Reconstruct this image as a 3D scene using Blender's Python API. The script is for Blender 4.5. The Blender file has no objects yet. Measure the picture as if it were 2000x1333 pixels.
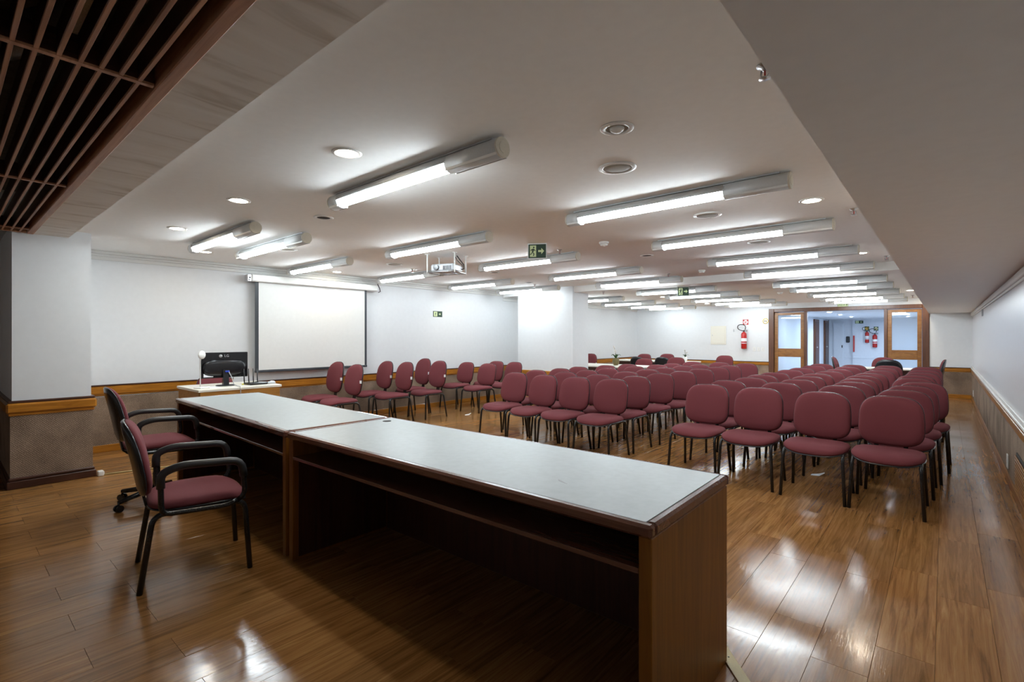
import bpy, bmesh, math, random
from mathutils import Vector, Matrix
random.seed(7)
PI = math.pi
scene = bpy.context.scene
col = scene.collection

# ------------------------------------------------------------------ camera, world, exposure
H = 1.38
YAW = math.radians(40.9)
cam_data = bpy.data.cameras.new('camera')
cam_data.sensor_width = 36.0
cam_data.lens = 975.0 / 2000.0 * 36.0
cam_data.shift_y = -8.5 / 2000.0
cam_data.clip_start = 0.05
camera = bpy.data.objects.new('camera', cam_data)
col.objects.link(camera)
camera.location = (0, 0, H)
camera.rotation_euler = (PI / 2, 0, YAW)
scene.camera = camera

world = bpy.data.worlds.new('world')
world.use_nodes = True
world.node_tree.nodes['Background'].inputs[0].default_value = (0.60, 0.66, 0.75, 1)
world.node_tree.nodes['Background'].inputs[1].default_value = 0.02
scene.world = world
scene.view_settings.view_transform = 'Standard'
scene.view_settings.look = 'None'
scene.view_settings.gamma = 1.0
scene.view_settings.use_curve_mapping = False
scene.view_settings.exposure = 0.17
TUBE_W = 38.0        # emission strength of a fluorescent tube
SPOT_W = 150.0        # emission strength of a lit downlight
CORR_W = 1250.0        # corridor downlights

# ------------------------------------------------------------------ room measures (metres)
XL, XR, YF, YB = -7.6, 0.47, 15.0, -2.6
ZC, ZC2, YSTEP = 2.40, 2.28, 8.45
XBULK, ZBULK = -0.27, 1.915
ZLAT = 2.33

# ------------------------------------------------------------------ materials
def new_mat(name):
    m = bpy.data.materials.new(name)
    m.use_nodes = True
    nt = m.node_tree
    return m, nt, nt.nodes['Principled BSDF']

def link(nt, a, ao, b, bi):
    nt.links.new(a.outputs[ao], b.inputs[bi])

def coords(nt, scale, kind='Object'):
    if kind == 'World':
        tc = nt.nodes.new('ShaderNodeNewGeometry'); out = 'Position'
    else:
        tc = nt.nodes.new('ShaderNodeTexCoord'); out = kind
    mp = nt.nodes.new('ShaderNodeMapping')
    mp.inputs['Scale'].default_value = scale
    nt.links.new(tc.outputs[out], mp.inputs['Vector'])
    return mp

def ramp(nt, stops):
    r = nt.nodes.new('ShaderNodeValToRGB')
    el = r.color_ramp.elements
    el[0].position, el[0].color = stops[0][0], (*stops[0][1], 1)
    el[1].position, el[1].color = stops[-1][0], (*stops[-1][1], 1)
    for p, c in stops[1:-1]:
        e = el.new(p); e.color = (*c, 1)
    return r

def bump(nt, src, out, bsdf, strength, dist=0.01):
    b = nt.nodes.new('ShaderNodeBump')
    b.inputs['Strength'].default_value = strength
    b.inputs['Distance'].default_value = dist
    link(nt, src, out, b, 'Height')
    link(nt, b, 'Normal', bsdf, 'Normal')

def plain(name, rgb, rough=0.5, metal=0.0, noise=0.0, nscale=30, bmp=0.0, coat=0.0, sheen=0.0):
    m, nt, b = new_mat(name)
    b.inputs['Roughness'].default_value = rough
    b.inputs['Metallic'].default_value = metal
    b.inputs['Coat Weight'].default_value = coat
    b.inputs['Sheen Weight'].default_value = sheen
    mp = coords(nt, (nscale,) * 3)
    n = nt.nodes.new('ShaderNodeTexNoise')
    n.inputs['Detail'].default_value = 4
    link(nt, mp, 'Vector', n, 'Vector')
    lo = tuple(c * (1 - noise) for c in rgb); hi = tuple(min(1, c * (1 + noise)) for c in rgb)
    r = ramp(nt, [(0.3, lo), (0.7, hi)])
    link(nt, n, 'Fac', r, 'Fac')
    link(nt, r, 'Color', b, 'Base Color')
    if bmp: bump(nt, n, 'Fac', b, bmp)
    return m

def wood(name, dark, light, stretch, rough=0.35, kind='Object', coat=0.0, bmp=0.02):
    m, nt, b = new_mat(name)
    b.inputs['Roughness'].default_value = rough
    b.inputs['Coat Weight'].default_value = coat
    mp = coords(nt, stretch, kind)
    n = nt.nodes.new('ShaderNodeTexNoise')
    n.inputs['Scale'].default_value = 1.0
    n.inputs['Detail'].default_value = 7; n.inputs['Roughness'].default_value = 0.62
    n.inputs['Distortion'].default_value = 0.9
    link(nt, mp, 'Vector', n, 'Vector')
    r = ramp(nt, [(0.28, dark), (0.72, light)])
    link(nt, n, 'Fac', r, 'Fac'); link(nt, r, 'Color', b, 'Base Color')
    if bmp: bump(nt, n, 'Fac', b, bmp, 0.004)
    return m

def emit(name, rgb, strength):
    m, nt, b = new_mat(name)
    b.inputs['Base Color'].default_value = (0.9, 0.9, 0.9, 1)
    b.inputs['Emission Color'].default_value = (*rgb, 1)
    b.inputs['Emission Strength'].default_value = strength
    return m

def glass(name, rgb, frost=0.05):
    m, nt, b = new_mat(name)
    for n in list(nt.nodes):
        if n != nt.nodes['Material Output']: nt.nodes.remove(n)
    t = nt.nodes.new('ShaderNodeBsdfTransparent'); t.inputs[0].default_value = (*rgb, 1)
    d = nt.nodes.new('ShaderNodeBsdfDiffuse'); d.inputs[0].default_value = (0.75, 0.8, 0.85, 1)
    g = nt.nodes.new('ShaderNodeBsdfGlossy'); g.inputs['Roughness'].default_value = 0.02
    f = nt.nodes.new('ShaderNodeFresnel'); f.inputs[0].default_value = 1.5
    m1 = nt.nodes.new('ShaderNodeMixShader'); m1.inputs[0].default_value = frost
    m2 = nt.nodes.new('ShaderNodeMixShader')
    nt.links.new(t.outputs[0], m1.inputs[1]); nt.links.new(d.outputs[0], m1.inputs[2])
    nt.links.new(f.outputs[0], m2.inputs[0]); nt.links.new(m1.outputs[0], m2.inputs[1]); nt.links.new(g.outputs[0], m2.inputs[2])
    nt.links.new(m2.outputs[0], nt.nodes['Material Output'].inputs[0])
    return m

def floor_mat():
    PW, PL, X0, Y0 = 0.2035, 1.02, XL, YB
    m, nt, b = new_mat('floor_planks')
    geo = nt.nodes.new('ShaderNodeNewGeometry')
    sep = nt.nodes.new('ShaderNodeSeparateXYZ'); link(nt, geo, 'Position', sep, 0)
    def mth(op, a, bb=None):
        n = nt.nodes.new('ShaderNodeMath'); n.operation = op
        for i, v in enumerate((a, bb)):
            if v is None: continue
            if isinstance(v, (int, float)): n.inputs[i].default_value = v
            else: nt.links.new(v, n.inputs[i])
        return n.outputs[0]
    ix = mth('FLOOR', mth('DIVIDE', mth('SUBTRACT', sep.outputs[0], PX0), PW))
    odd = mth('FLOORED_MODULO', ix, 2.0)
    yy = mth('SUBTRACT', sep.outputs[1], mth('ADD', PY0, mth('MULTIPLY', odd, PSTAG)))
    iy = mth('FLOOR', mth('DIVIDE', yy, PL))
    cmb = nt.nodes.new('ShaderNodeCombineXYZ'); nt.links.new(ix, cmb.inputs[0]); nt.links.new(iy, cmb.inputs[1])
    wn = nt.nodes.new('ShaderNodeTexWhiteNoise'); wn.noise_dimensions = '3D'; link(nt, cmb, 0, wn, 'Vector')
    # grain, shifted per plank
    mp = nt.nodes.new('ShaderNodeVectorMath'); mp.operation = 'MULTIPLY_ADD'
    nt.links.new(wn.outputs['Color'], mp.inputs[0]); mp.inputs[1].default_value = (7, 7, 7)
    nt.links.new(geo.outputs['Position'], mp.inputs[2])
    sc = nt.nodes.new('ShaderNodeMapping'); sc.inputs['Scale'].default_value = (26, 1.1, 1)
    link(nt, mp, 0, sc, 'Vector')
    n = nt.nodes.new('ShaderNodeTexNoise'); n.inputs['Scale'].default_value = 1.6
    n.inputs['Detail'].default_value = 8; n.inputs['Roughness'].default_value = 0.65; n.inputs['Distortion'].default_value = 0.9
    link(nt, sc, 'Vector', n, 'Vector')
    r = ramp(nt, [(0.25, (0.120, 0.049, 0.014)), (0.5, (0.305, 0.143, 0.044)), (0.75, (0.455, 0.240, 0.092))])
    link(nt, n, 'Fac', r, 'Fac')
    hsv = nt.nodes.new('ShaderNodeHueSaturation'); link(nt, r, 'Color', hsv, 'Color')
    mr = nt.nodes.new('ShaderNodeMapRange'); mr.inputs['To Min'].default_value = 0.85; mr.inputs['To Max'].default_value = 1.13
    link(nt, wn, 'Value', mr, 'Value'); link(nt, mr, 'Result', hsv, 'Value')
    link(nt, hsv, 'Color', b, 'Base Color')
    # worn varnish: roughness patches, wavy embossed grain
    n2 = nt.nodes.new('ShaderNodeTexNoise'); n2.inputs['Scale'].default_value = 1.7; n2.inputs['Detail'].default_value = 5
    link(nt, geo, 'Position', n2, 'Vector')
    mr2 = nt.nodes.new('ShaderNodeMapRange'); mr2.inputs['From Min'].default_value = 0.35; mr2.inputs['From Max'].default_value = 0.65
    mr2.inputs['To Min'].default_value = 0.08; mr2.inputs['To Max'].default_value = 0.22
    link(nt, n2, 'Fac', mr2, 'Value'); link(nt, mr2, 'Result', b, 'Roughness')
    b.inputs['Specular IOR Level'].default_value = 0.5
    sc3 = nt.nodes.new('ShaderNodeMapping'); sc3.inputs['Scale'].default_value = (120, 9, 1); link(nt, mp, 0, sc3, 'Vector')
    n3 = nt.nodes.new('ShaderNodeTexNoise'); n3.inputs['Scale'].default_value = 1.0; n3.inputs['Detail'].default_value = 3; n3.inputs['Distortion'].default_value = 1.0
    link(nt, sc3, 'Vector', n3, 'Vector')
    sc4 = nt.nodes.new('ShaderNodeMapping'); sc4.inputs['Scale'].default_value = (2.5, 1.2, 1); link(nt, geo, 'Position', sc4, 'Vector')
    n4 = nt.nodes.new('ShaderNodeTexNoise'); n4.inputs['Scale'].default_value = 1.0; n4.inputs['Detail'].default_value = 1
    link(nt, sc4, 'Vector', n4, 'Vector')
    bm1 = nt.nodes.new('ShaderNodeBump'); bm1.inputs['Strength'].default_value = 0.4; bm1.inputs['Distance'].default_value = 0.0007
    link(nt, n3, 'Fac', bm1, 'Height')
    bm2 = nt.nodes.new('ShaderNodeBump'); bm2.inputs['Strength'].default_value = 0.35; bm2.inputs['Distance'].default_value = 0.008
    link(nt, n4, 'Fac', bm2, 'Height'); link(nt, bm1, 'Normal', bm2, 'Normal')
    link(nt, bm2, 'Normal', b, 'Normal')
    return m

def weave_mat(name, dark, light):
    m, nt, b = new_mat(name)
    b.inputs['Roughness'].default_value = 0.95
    geo = nt.nodes.new('ShaderNodeNewGeometry')
    sep = nt.nodes.new('ShaderNodeSeparateXYZ'); link(nt, geo, 'Position', sep, 0)
    add = nt.nodes.new('ShaderNodeMath'); add.operation = 'ADD'
    nt.links.new(sep.outputs[0], add.inputs[0]); nt.links.new(sep.outputs[1], add.inputs[1])
    cmb = nt.nodes.new('ShaderNodeCombineXYZ'); nt.links.new(add.outputs[0], cmb.inputs[0]); nt.links.new(sep.outputs[2], cmb.inputs[1])
    def wv(angle):
        mp = nt.nodes.new('ShaderNodeMapping'); mp.inputs['Rotation'].default_value = (0, 0, angle)
        link(nt, cmb, 0, mp, 'Vector')
        w = nt.nodes.new('ShaderNodeTexWave'); w.inputs['Scale'].default_value = 22; w.inputs['Distortion'].default_value = 4.0; w.inputs['Detail Scale'].default_value = 3.0
        link(nt, mp, 'Vector', w, 'Vector'); return w
    a, c = wv(PI / 4), wv(-PI / 4)
    mx = nt.nodes.new('ShaderNodeMath'); mx.operation = 'MULTIPLY'
    nt.links.new(a.outputs['Fac'], mx.inputs[0]); nt.links.new(c.outputs['Fac'], mx.inputs[1])
    n = nt.nodes.new('ShaderNodeTexNoise'); n.inputs['Scale'].default_value = 3; n.inputs['Detail'].default_value = 6
    link(nt, geo, 'Position', n, 'Vector')
    av = nt.nodes.new('ShaderNodeMath'); av.operation = 'MULTIPLY_ADD'; av.inputs[1].default_value = 0.42
    nt.links.new(mx.outputs[0], av.inputs[0]); nt.links.new(n.outputs['Fac'], av.inputs[2])
    r = ramp(nt, [(0.35, dark), (0.95, light)])
    nt.links.new(av.outputs[0], r.inputs['Fac']); link(nt, r, 'Color', b, 'Base Color')
    bump(nt, mx, 0, b, 0.4, 0.004)
    return m

def concrete_mat():
    m, nt, b = new_mat('stained_plaster')
    b.inputs['Roughness'].default_value = 0.85
    mp = coords(nt, (5, 1.0, 1), 'World')
    n = nt.nodes.new('ShaderNodeTexNoise'); n.inputs['Scale'].default_value = 2; n.inputs['Detail'].default_value = 7; n.inputs['Distortion'].default_value = 0.6
    link(nt, mp, 'Vector', n, 'Vector')
    r = ramp(nt, [(0.30, (0.62, 0.58, 0.52)), (0.44, (0.82, 0.80, 0.76)), (0.7, (0.88, 0.87, 0.84))])
    link(nt, n, 'Fac', r, 'Fac'); link(nt, r, 'Color', b, 'Base Color')
    bump(nt, n, 'Fac', b, 0.2, 0.01)
    return m

PW, PL = 0.2035, 1.02
PX0 = -4.1 - PW * 18          # plank edges fall on the seams seen on the floor
PY0, PSTAG = 0.43 - 3 * PL, 0.275

M = {}
M['wall'] = plain('wall_paint', (0.74, 0.755, 0.77), 0.55, noise=0.015, nscale=3, bmp=0.03)
M['wall_gloss'] = plain('wall_paint_gloss', (0.75, 0.77, 0.80), 0.30, noise=0.015, nscale=3)
M['ceiling'] = plain('ceiling_paint', (0.89, 0.885, 0.865), 0.8, noise=0.015, nscale=4)
M['trimwhite'] = plain('white_trim', (0.74, 0.74, 0.72), 0.45, noise=0.02)
M['concrete'] = concrete_mat()
M['carpet'] = weave_mat('woven_wainscot', (0.120, 0.079, 0.052), (0.39, 0.28, 0.20))
M['rail'] = wood('honey_wood', (0.25, 0.085, 0.006), (0.52, 0.21, 0.022), (3, 3, 40), 0.28, 'World', coat=0.3)
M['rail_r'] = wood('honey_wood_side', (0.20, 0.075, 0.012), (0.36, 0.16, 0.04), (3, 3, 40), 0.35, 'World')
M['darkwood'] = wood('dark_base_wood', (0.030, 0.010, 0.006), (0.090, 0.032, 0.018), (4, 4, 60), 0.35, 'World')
M['doorframe'] = wood('door_frame_wood', (0.065, 0.020, 0.009), (0.145, 0.055, 0.022), (25, 25, 2), 0.35, 'World')
M['doorwood'] = wood('door_leaf_wood', (0.17, 0.062, 0.010), (0.34, 0.150, 0.034), (6, 6, 22), 0.35, 'World')
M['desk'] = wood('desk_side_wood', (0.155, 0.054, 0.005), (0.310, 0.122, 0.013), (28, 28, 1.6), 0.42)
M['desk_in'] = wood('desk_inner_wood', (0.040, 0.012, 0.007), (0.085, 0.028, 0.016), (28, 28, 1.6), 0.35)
M['desk_edge'] = wood('desk_edge_wood', (0.10, 0.035, 0.022), (0.20, 0.085, 0.055), (3, 50, 50), 0.2, coat=0.5)
M['laminate'] = plain('grey_laminate', (0.37, 0.405, 0.41), 0.36, noise=0.05, nscale=6)
M['podium'] = wood('podium_wood', (0.26, 0.11, 0.018), (0.46, 0.22, 0.05), (24, 2, 24), 0.3)
M['cream'] = plain('cream_laminate', (0.78, 0.75, 0.66), 0.35, noise=0.02)
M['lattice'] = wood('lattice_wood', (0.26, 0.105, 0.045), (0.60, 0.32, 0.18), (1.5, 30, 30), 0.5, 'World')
M['fabric'] = plain('maroon_fabric', (0.155, 0.029, 0.036), 0.9, noise=0.22, nscale=260, bmp=0.15)
M['shell'] = plain('black_shell', (0.020, 0.021, 0.024), 0.22, noise=0.1)
M['metal'] = plain('black_tube', (0.014, 0.014, 0.015), 0.26, noise=0.1)
M['pad'] = plain('black_arm_pad', (0.020, 0.020, 0.022), 0.38, noise=0.15)
M['housing'] = plain('grey_white_housing', (0.66, 0.67, 0.67), 0.35, noise=0.03)
M['endcap'] = plain('ivory_endcap', (0.66, 0.62, 0.52), 0.45, noise=0.04)
M['tube'] = emit('tube_glow', (0.84, 0.945, 1.0), TUBE_W)
M['spot'] = emit('downlight_glow', (1.0, 0.88, 0.70), SPOT_W)
M['corr'] = emit('corridor_glow', (0.72, 0.84, 1.0), CORR_W)
M['white'] = plain('white_plastic', (0.80, 0.80, 0.78), 0.4, noise=0.02)
M['grille'] = plain('speaker_grille', (0.36, 0.34, 0.29), 0.7, noise=0.15, nscale=400)
M['dark'] = plain('dark_recess', (0.03, 0.027, 0.024), 0.8, noise=0.2)
M['chrome'] = plain('satin_metal', (0.55, 0.55, 0.56), 0.3, metal=1.0, noise=0.04)
M['silver'] = plain('silver_plastic', (0.55, 0.57, 0.60), 0.35, noise=0.03)
M['black'] = plain('black_plastic', (0.010, 0.010, 0.012), 0.18, noise=0.1)
M['screen'] = plain('screen_cloth', (0.72, 0.72, 0.70), 0.7, noise=0.015, nscale=4)
M['border'] = plain('screen_border', (0.035, 0.040, 0.048), 0.5, noise=0.1)
M['red'] = plain('red_paint', (0.46, 0.020, 0.018), 0.28, noise=0.05)
M['green'] = plain('sign_green', (0.018, 0.050, 0.026), 0.5, noise=0.05)
M['glow'] = plain('sign_pale_green', (0.66, 0.76, 0.42), 0.5, noise=0.03)
M['yellow'] = plain('sign_yellow', (0.75, 0.55, 0.05), 0.5, noise=0.03)
M['blue'] = plain('blue_plug', (0.02, 0.05, 0.42), 0.4, noise=0.05)
M['cable'] = plain('grey_cable', (0.35, 0.35, 0.36), 0.5, noise=0.05)
M['yellowcable'] = plain('yellow_cable', (0.75, 0.62, 0.03), 0.5, noise=0.05)
M['tan'] = plain('tan_plastic', (0.55, 0.44, 0.20), 0.5, noise=0.06)
M['paper'] = plain('white_paper', (0.82, 0.83, 0.85), 0.7, noise=0.02)
M['leaf'] = plain('orchid_leaf', (0.03, 0.075, 0.02), 0.4, noise=0.2)
M['petal'] = plain('orchid_petal', (0.80, 0.74, 0.70), 0.6, noise=0.1)
M['vase'] = plain('patterned_vase', (0.13, 0.10, 0.035), 0.3, noise=0.5, nscale=35)
M['glass'] = glass('door_glass', (0.93, 0.97, 1.0), 0.12)
M['corrwall'] = plain('corridor_paint', (0.66, 0.72, 0.80), 0.5, noise=0.02, nscale=3)
M['corrfloor'] = plain('corridor_floor', (0.42, 0.42, 0.42), 0.25, noise=0.1, nscale=3)
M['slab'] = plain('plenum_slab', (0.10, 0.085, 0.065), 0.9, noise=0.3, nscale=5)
M['foil'] = plain('duct_foil', (0.45, 0.45, 0.46), 0.35, metal=0.8, noise=0.2)
M['floor'] = floor_mat()
M['floorbase'] = plain('floor_joint', (0.07, 0.036, 0.016), 0.7, noise=0.1)

# ------------------------------------------------------------------ mesh builder
class MB:
    def __init__(s): s.v = []; s.f = []; s.sm = []
    def add(s, verts, faces, smooth=False):
        o = len(s.v)
        s.v += [tuple(p) for p in verts]
        s.f += [tuple(i + o for i in f) for f in faces]
        s.sm += [smooth] * len(faces)
        return s
    def box(s, x0, x1, y0, y1, z0, z1, c=0.0):
        if c <= 0:
            v = [(x, y, z) for x in (x0, x1) for y in (y0, y1) for z in (z0, z1)]
            return s.add(v, [(0, 1, 3, 2), (4, 6, 7, 5), (0, 4, 5, 1), (2, 3, 7, 6), (0, 2, 6, 4), (1, 5, 7, 3)])
        cx, cy, cz = (x0 + x1) / 2, (y0 + y1) / 2, (z0 + z1) / 2
        hx, hy, hz = abs(x1 - x0) / 2, abs(y1 - y0) / 2, abs(z1 - z0) / 2
        c = min(c, hx * .9, hy * .9, hz * .9)
        v = []; idx = {}
        for sx in (-1, 1):
            for sy in (-1, 1):
                for sz in (-1, 1):
                    for a in range(3):
                        d = [hx - c, hy - c, hz - c]; d[a] = (hx, hy, hz)[a]
                        idx[(sx, sy, sz, a)] = len(v)
                        v.append((cx + sx * d[0], cy + sy * d[1], cz + sz * d[2]))
        f = []
        for a in range(3):
            b, e = (a + 1) % 3, (a + 2) % 3
            for sa in (-1, 1):
                q = []
                for sb, se in ((-1, -1), (1, -1), (1, 1), (-1, 1)):
                    k = [0, 0, 0]; k[a], k[b], k[e] = sa, sb, se
                    q.append(idx[(*k, a)])
                f.append(q)
            for sa in (-1, 1):
                for sb in (-1, 1):
                    q = []
                    for ax, se in ((a, -1), (a, 1), (b, 1), (b, -1)):
                        k = [0, 0, 0]; k[a], k[b], k[e] = sa, sb, se
                        q.append(idx[(*k, ax)])
                    f.append(q)
        for sx in (-1, 1):
            for sy in (-1, 1):
                for sz in (-1, 1):
                    f.append([idx[(sx, sy, sz, a)] for a in range(3)])
        return s.add(v, f)
    def tube(s, path, r, n=8, closed=False, cap=True):
        P = [Vector(p) for p in path]; N = len(P)
        rs = r if isinstance(r, (list, tuple)) else [r] * N
        v = []; up = None
        for i in range(N):
            a = P[(i - 1) % N] if (closed or i > 0) else P[i]
            b = P[(i + 1) % N] if (closed or i < N - 1) else P[i]
            t = (b - a).normalized()
            if up is None:
                up = Vector((0, 0, 1)) if abs(t.z) < .9 else Vector((1, 0, 0))
            u = (up - t * up.dot(t)).normalized(); w = t.cross(u); up = u
            for k in range(n):
                an = 2 * PI * k / n
                v.append(P[i] + (u * math.cos(an) + w * math.sin(an)) * rs[i])
        f = []
        for i in range(N if closed else N - 1):
            j = (i + 1) % N
            for k in range(n):
                l = (k + 1) % n
                f.append((i * n + k, i * n + l, j * n + l, j * n + k))
        s.add(v, f, True)
        if cap and not closed:
            o = len(s.v) - len(v)
            s.f += [tuple(o + k for k in range(n)), tuple(o + (N - 1) * n + k for k in range(n))]
            s.sm += [False, False]
        return s
    def lathe(s, prof, n=20, o=(0, 0, 0), axis='z', smooth=True, ring=False):
        if ring: prof = list(prof) + [prof[0]]
        v = []; f = []
        for r, h in prof:
            for k in range(n):
                a = 2 * PI * k / n
                p = (r * math.cos(a), r * math.sin(a), h)
                if axis == 'x': p = (p[2], p[0], p[1])
                if axis == 'y': p = (p[0], p[2], p[1])
                v.append((p[0] + o[0], p[1] + o[1], p[2] + o[2]))
        for i in range(len(prof) - 1):
            for k in range(n):
                l = (k + 1) % n
                f.append((i * n + k, i * n + l, (i + 1) * n + l, (i + 1) * n + k))
        base = len(s.v)
        s.add(v, f, smooth)
        for i in (() if ring else (0, len(prof) - 1)):
            if prof[i][0] > 1e-6:
                s.f.append(tuple(base + i * n + k for k in range(n))); s.sm.append(False)
        return s
    def rings(s, outline, rings, fn, caps=True):
        """outline: list of unit (x,y); rings: (scale, d); fn(x,y,d)->point"""
        n = len(outline); v = []; f = []
        for sc, d in rings:
            for x, y in outline: v.append(fn(x * sc, y * sc, d))
        for i in range(len(rings) - 1):
            for k in range(n):
                l = (k + 1) % n
                f.append((i * n + k, i * n + l, (i + 1) * n + l, (i + 1) * n + k))
        if caps:
            v.append(fn(0, 0, rings[0][1])); v.append(fn(0, 0, rings[-1][1]))
            a, b = len(v) - 2, len(v) - 1; m = (len(rings) - 1) * n
            for k in range(n):
                l = (k + 1) % n
                f.append((a, l, k)); f.append((b, m + k, m + l))
        return s.add(v, f, True)
    def prism(s, poly, z0, z1, fn=lambda x, y, z: (x, y, z)):
        n = len(poly)
        v = [fn(x, y, z0) for x, y in poly] + [fn(x, y, z1) for x, y in poly]
        f = [tuple(range(n)), tuple(range(n, 2 * n))] + [(k, (k + 1) % n, n + (k + 1) % n, n + k) for k in range(n)]
        return s.add(v, f)
    def build(s, name, mat, parent=None, loc=None, rz=0, kind=None):
        me = bpy.data.meshes.new(name)
        me.from_pydata(s.v, [], s.f)
        me.polygons.foreach_set('use_smooth', s.sm)
        bm = bmesh.new(); bm.from_mesh(me)
        bmesh.ops.recalc_face_normals(bm, faces=bm.faces)
        bm.to_mesh(me); bm.free()
        me.materials.append(M[mat])
        o = bpy.data.objects.new(name, me); col.objects.link(o)
        if parent: o.parent = parent
        if loc: o.location = loc
        o.rotation_euler.z = rz
        if kind: o['kind'] = kind
        return o

def outline(w, h, e=3.0, n=32):
    pts = []
    for k in range(n):
        t = 2 * PI * k / n; c, sn = math.cos(t), math.sin(t)
        pts.append((w / 2 * math.copysign(abs(c) ** (2 / e), c), h / 2 * math.copysign(abs(sn) ** (2 / e), sn)))
    return pts

def bend(a, b, c, r, n=5):
    """points of a rounded corner at b between a and c"""
    a, b, c = Vector(a), Vector(b), Vector(c)
    p = b + (a - b).normalized() * r; q = b + (c - b).normalized() * r
    return [tuple((1 - t) ** 2 * p + 2 * t * (1 - t) * b + t * t * q) for t in [i / (n - 1) for i in range(n)]]

def tag(o, label, cat, group=None):
    o['label'] = label; o['category'] = cat
    if group: o['group'] = group
    return o
def thing(name, label, cat, loc=(0, 0, 0), rz=0, group=None):
    o = bpy.data.objects.new(name, None); col.objects.link(o)
    o.empty_display_size = 0.1
    o.location = loc; o.rotation_euler = (0, 0, rz)
    return tag(o, label, cat, group)
def dup(root, loc, rz=0, label=None, group=None, cat=None, scale=None):
    r = root.copy(); col.objects.link(r)
    r.location = loc; r.rotation_euler = (0, 0, rz)
    if label: r['label'] = label
    if group: r['group'] = group
    if scale: r.scale = scale
    for ch in list(root.children):
        c = ch.copy(); col.objects.link(c); c.parent = r
        for g in list(ch.children):
            d = g.copy(); col.objects.link(d); d.parent = c
    return r
def struct(mb, name, mat, parent=None):
    o = mb.build(name, mat, parent)
    if parent is None: o['kind'] = 'structure'
    return o
def text_part(txt, size, mat, parent, mtx, name='lettering', depth=0.0008):
    cu = bpy.data.curves.new('txt', 'FONT'); cu.body = txt; cu.size = size; cu.extrude = depth
    cu.align_x = 'CENTER'; cu.align_y = 'CENTER'; cu.resolution_u = 3
    tmp = bpy.data.objects.new('txt', cu); col.objects.link(tmp)
    dg = bpy.context.evaluated_depsgraph_get()
    me = bpy.data.meshes.new_from_object(tmp.evaluated_get(dg))
    bpy.data.objects.remove(tmp); bpy.data.curves.remove(cu)
    me.transform(mtx); me.materials.clear(); me.materials.append(M[mat]); me.name = name
    o = bpy.data.objects.new(name, me); col.objects.link(o); o.parent = parent
    return o
ORD = ['first', 'second', 'third', 'fourth', 'fifth', 'sixth', 'seventh', 'eighth', 'ninth', 'tenth']

# ================================================================== THE SETTING
# ---- floor: slab plus planks
floor = struct(MB().box(XL - .1, XR + .1, YB - .1, YF + .12, -0.12, -0.008), 'floor', 'floorbase')
def cam_uv(x, y, z):
    d = Vector((x, y, z - H)); r = Vector((math.cos(YAW), math.sin(YAW), 0)); f = Vector((-math.sin(YAW), math.cos(YAW), 0))
    k = d.dot(f)
    if k < .3: return None
    return 1000 + 975 * d.dot(r) / k, 658 - 975 * d.z / k, k
plank_me = {}
def plank_mesh(x0, x1, y0, y1):
    key = (round(x1 - x0, 3), round(y1 - y0, 3))
    if key not in plank_me:
        mb = MB().box(0, x1 - x0, 0, y1 - y0, -0.008, 0.0, 0.0006)
        me = bpy.data.meshes.new('plank'); me.from_pydata(mb.v, [], mb.f)
        bm = bmesh.new(); bm.from_mesh(me); bmesh.ops.recalc_face_normals(bm, faces=bm.faces); bm.to_mesh(me); bm.free()
        me.materials.append(M['floor']); plank_me[key] = me
    return plank_me[key]
cells = []
for i in range(60):
    xa, xb = PX0 + i * PW, PX0 + (i + 1) * PW
    xa, xb = max(xa, XL), min(xb, XR)
    if xb - xa < .01: continue
    for j in range(-3, 22):
        ya = PY0 + (i % 2) * PSTAG + j * PL; yb = ya + PL
        ya, yb = max(ya, YB), min(yb, YF + .1)
        if yb - ya < .01: continue
        g = .0005
        vis = 0
        for tx in (xa, (xa + xb) / 2, xb):
            for ty in (ya, (ya + yb) / 2, yb):
                uv = cam_uv(tx, ty, 0)
                if uv and -60 < uv[0] < 2060 and uv[1] < 1400: vis = max(vis, 1 / uv[2])
        cells.append((vis, xa + g, xb - g, ya + g, yb - g))
cells.sort(key=lambda c: -c[0])
rest = MB()
for k, (vis, x0, x1, y0, y1) in enumerate(cells):
    if k < 298 and vis > 0:
        o = bpy.data.objects.new('plank', plank_mesh(x0, x1, y0, y1)); col.objects.link(o)
        o.location = (x0, y0, 0); o.parent = floor
    else:
        rest.box(x0, x1, y0, y1, -0.008, 0.0, 0.0006)
rest.build('far_planks', 'floor', floor, kind='stuff')

# ---- walls
wall_left = struct(MB().box(XL - .15, XL, YB, YF + .1, 0, 3.1), 'wall_left', 'wall')
wall_right = struct(MB().box(XR, XR + .15, YB, YF + .1, 0, 3.1), 'wall_right', 'wall_gloss')
wall_back = struct(MB().box(XL, XR, YB - .15, YB, 0, 3.1), 'wall_back', 'wall')
PXF, PY_0, PY_1 = -6.37, .45, 1.005
DX0, DX1, DZ = -3.62, -0.29, 2.11
wall_far = struct(MB().box(XL, DX0, YF, YF + .15, 0, 2.6).box(DX1, XR, YF, YF + .15, 0, 2.6).box(DX0, DX1, YF, YF + .15, DZ, 2.6), 'wall_far', 'wall')
# woven wainscot
MB().box(XL, XL + .012, 1.0, YF, 0.08, 0.66).build('wainscot', 'carpet', wall_left)
MB().box(XL, XL + .012, YB, PY_0, 0.08, 0.68).build('wainscot', 'carpet', wall_left)
MB().box(XL + .012, XR - .012, YB, YB + .012, 0.08, 0.68).build('wainscot', 'carpet', wall_back)
MB().box(XR - .012, XR, YB, YF, 0.08, 0.60).build('wainscot', 'carpet', wall_right)
MB().box(XL, DX0, YF - .012, YF, 0.08, 0.61).box(DX1, XR, YF - .012, YF, 0.08, 0.61).build('wainscot', 'carpet', wall_far)
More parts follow.
